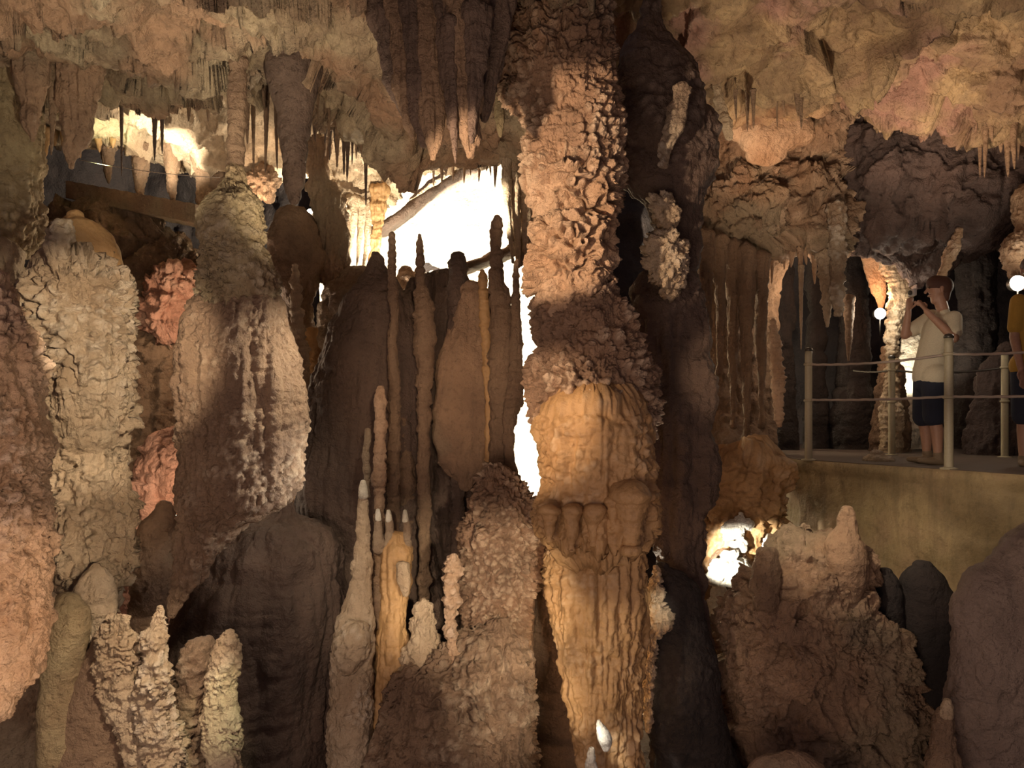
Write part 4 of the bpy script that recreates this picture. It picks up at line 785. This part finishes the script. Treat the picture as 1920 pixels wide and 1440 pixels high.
def person(label, Y, J, shirt, shorts, hairm, face=(-1, 0, 0), held=None):
    q = {k: P(v[0], v[1], Y+(v[2] if len(v) > 2 else 0)) for k, v in J.items()}
    base = Vector(((q['footL'].x+q['footR'].x)/2, Y, ZP)); t = thing('person', label, 'person', base)
    f = Vector(face).normalized(); side = f.cross(Vector((0, 0, 1)))
    B = ([], [])
    # trunk
    tcap(B, q['pelvis'], q['chest'], .125, .135, .72, side); tcap(B, q['chest'], q['neck'], .12, .055, .8, side)
    tcap(B, q['neck'], q['head']-Vector((0, 0, .05)), .052, .055)
    h = q['head']
    tcap(B, h+Vector((0, 0, .035))-f*.012, h+Vector((0, 0, .03))+f*.012, .088, .084, .88, Vector((0, 0, 1)))     # skull
    tcap(B, h+f*.02-Vector((0, 0, .02)), h+f*.035-Vector((0, 0, .085)), .068, .036, .9, side)                       # jaw
    tcap(B, h+f*.088+Vector((0, 0, .018)), h+f*.112-Vector((0, 0, .022)), .010, .015)                               # nose
    tcap(B, h+f*.082-Vector((0, 0, .05))-side*.018, h+f*.082-Vector((0, 0, .05))+side*.018, .010, .010)             # mouth
    tcap(B, h+f*.082+Vector((0, 0, .04))-side*.035, h+f*.082+Vector((0, 0, .04))+side*.035, .010, .010)             # brow
    for s_ in (-1, 1): tcap(B, h+side*s_*.083+Vector((0, 0, .02)), h+side*s_*.083-Vector((0, 0, .018)), .018, .012, .5, f)   # ears
    for s_ in 'LR':
        tcap(B, q['sh'+s_], q['el'+s_], .050, .040); tcap(B, q['el'+s_], q['wr'+s_], .041, .027)
        tcap(B, q['hip'+s_], q['kn'+s_], .088, .056); k_, a_ = q['kn'+s_], q['an'+s_]
        m_ = k_.lerp(a_, .3)-f*.012; tcap(B, k_, m_, .054, .055); tcap(B, m_, a_, .055, .034)
        hand(B, q['wr'+s_], q['ha'+s_], 1 if s_ == 'L' else -1)
    fused('body', B, SK, t, .0065, 3)
    for s_ in (-1, 1):
        e_ = ([], []); c = h+f*.085+side*s_*.030+Vector((0, 0, .022)); tcap(e_, c, c+f*.002, .012, .012); mesh_obj('eye', [list(v) for v in e_[0]], e_[1], EYE, t)
    H = ([], []); tcap(H, h+Vector((0, 0, .05))-f*.03, h+Vector((0, 0, .06))+f*.02, .094, .086, .95, side); tcap(H, h+Vector((0, 0, .02))-f*.045, h-Vector((0, 0, .05))-f*.05, .075, .05, .9, side)
    fused('hair', H, hairm, t, .009, 2)
    S = ([], []); hem = q['pelvis']+Vector((0, 0, .02))
    tcap(S, hem, q['chest'], .152, .155, .90, side); tcap(S, q['hipL']+Vector((0, 0, .03)), q['hipR']+Vector((0, 0, .03)), .122, .122, .95, (0, 0, 1)); tcap(S, q['chest'], q['neck']-Vector((0, 0, .05)), .15, .075, .85, side)
    for s_ in 'LR':
        tcap(S, q['chest'].lerp(q['sh'+s_], .5), q['sh'+s_], .09, .068); m_ = q['sh'+s_].lerp(q['el'+s_], .72); tcap(S, q['sh'+s_], m_, .070, .066)
    sh = fused('shirt', S, shirt, t, .011, 4)
    T = ([], []); tcap(T, q['pelvis']-Vector((0, 0, .04)), q['pelvis']-Vector((0, 0, .01)), .150, .140, .82, side)
    for s_ in 'LR': m_ = q['hip'+s_].lerp(q['kn'+s_], .92); tcap(T, q['hip'+s_]-Vector((0, 0, .02)), m_, .108, .098)
    fused('shorts', T, shorts, t, .011, 4)
    for s_ in 'LR':
        a_ = q['an'+s_]; g0 = Vector((a_.x, a_.y, ZP)); K_ = ([], [])
        tcap(K_, g0+Vector((0, 0, .035))-f*.045, g0+Vector((0, 0, .032))+f*.05, .040, .043, .85, side); tcap(K_, g0+Vector((0, 0, .03))+f*.05, g0+Vector((0, 0, .026))+f*.15, .043, .030, .8, side)
        tcap(K_, g0+Vector((0, 0, .04))-f*.02, a_+Vector((0, 0, .02)), .042, .042)
        so = fused('shoe', K_, BRN, t, .008, 2)
    return t, q
J1 = dict(head=(1760, 546, 0), neck=(1768, 581, 0), chest=(1762, 620, 0), pelvis=(1742, 703, 0), shL=(1788, 597, -.13), shR=(1748, 594, .17), elL=(1789, 634, -.25), elR=(1697, 628, .12),
    wrL=(1738, 584, -.13), wrR=(1703, 585, .07), haL=(1716, 556, -.05), haR=(1708, 550, .04), hipL=(1752, 712, -.09), hipR=(1736, 712, .09), knL=(1752, 786, -.10), knR=(1732, 787, .10),
    anL=(1759, 856, -.10), anR=(1738, 852, .12), footL=(1759, 871, -.1), footR=(1738, 869, .12))
man, qj = person('man in cream t-shirt and dark navy shorts raising a small camera, facing left', 7.1, J1, WSH, NVY, HR, (-1, .15, .12))
c = P(1711, 549, 7.1); k_ = thing('camera', 'small silver camera held up by the man in white', 'camera', c)
bx = lambda nm, cx_, cz_, dx_, dy_, dz_, m_: mesh_obj(nm, [[c.x+cx_+sx*dx_, c.y+sy*dy_, c.z+cz_+sz*dz_] for sx in (-1, 1) for sy in (-1, 1) for sz in (-1, 1)], [[0, 1, 3, 2], [4, 6, 7, 5], [0, 4, 5, 1], [2, 3, 7, 6], [0, 2, 6, 4], [1, 5, 7, 3]], m_, k_, smooth=False)
SIL = plain('camera_silver', (.55, .5, .48), .35, .3)
o = bx('camera_body', 0, 0, .014, .052, .031, SIL); bv = o.modifiers.new('b', 'BEVEL'); bv.width = .006; bv.segments = 3
o = lathe('lens', [(.021, 0), (.021, .014), (.017, .022), (.012, .022)], DK, k_); o.rotation_euler = (0, -math.pi/2, 0); o.location = (-.012, 0, 0)
x0 = 1940
J2 = dict(head=(x0-4, 508, 0), neck=(x0, 545, 0), chest=(x0, 588, 0), pelvis=(x0-1, 682, 0), shL=(x0-30, 566, 0), shR=(x0+36, 564, 0), elL=(x0-38, 632, 0), elR=(x0+44, 630, 0),
    wrL=(x0-26, 690, -.12), wrR=(x0+44, 690, -.08), haL=(x0-22, 720, -.14), haR=(x0+44, 722, -.1), hipL=(x0-19, 692, 0), hipR=(x0+19, 692, 0), knL=(x0-20, 785, -.03), knR=(x0+20, 785, .02),
    anL=(x0-21, 862, 0), anR=(x0+20, 862, .03), footL=(x0-21, 882, 0), footR=(x0+20, 882, 0))
person('person in mustard yellow top and dark shorts standing at right edge of the platform', 6.85, J2, MUS, NVY, HR, (-.5, -.85, 0))

# thin cables strung over the dark tunnel
rope(P(150, 300, 8.3), P(412, 333, 8.0), .03, 'thin cable strung across the dark tunnel at upper left', name='cable', r=.004, mat=RM)
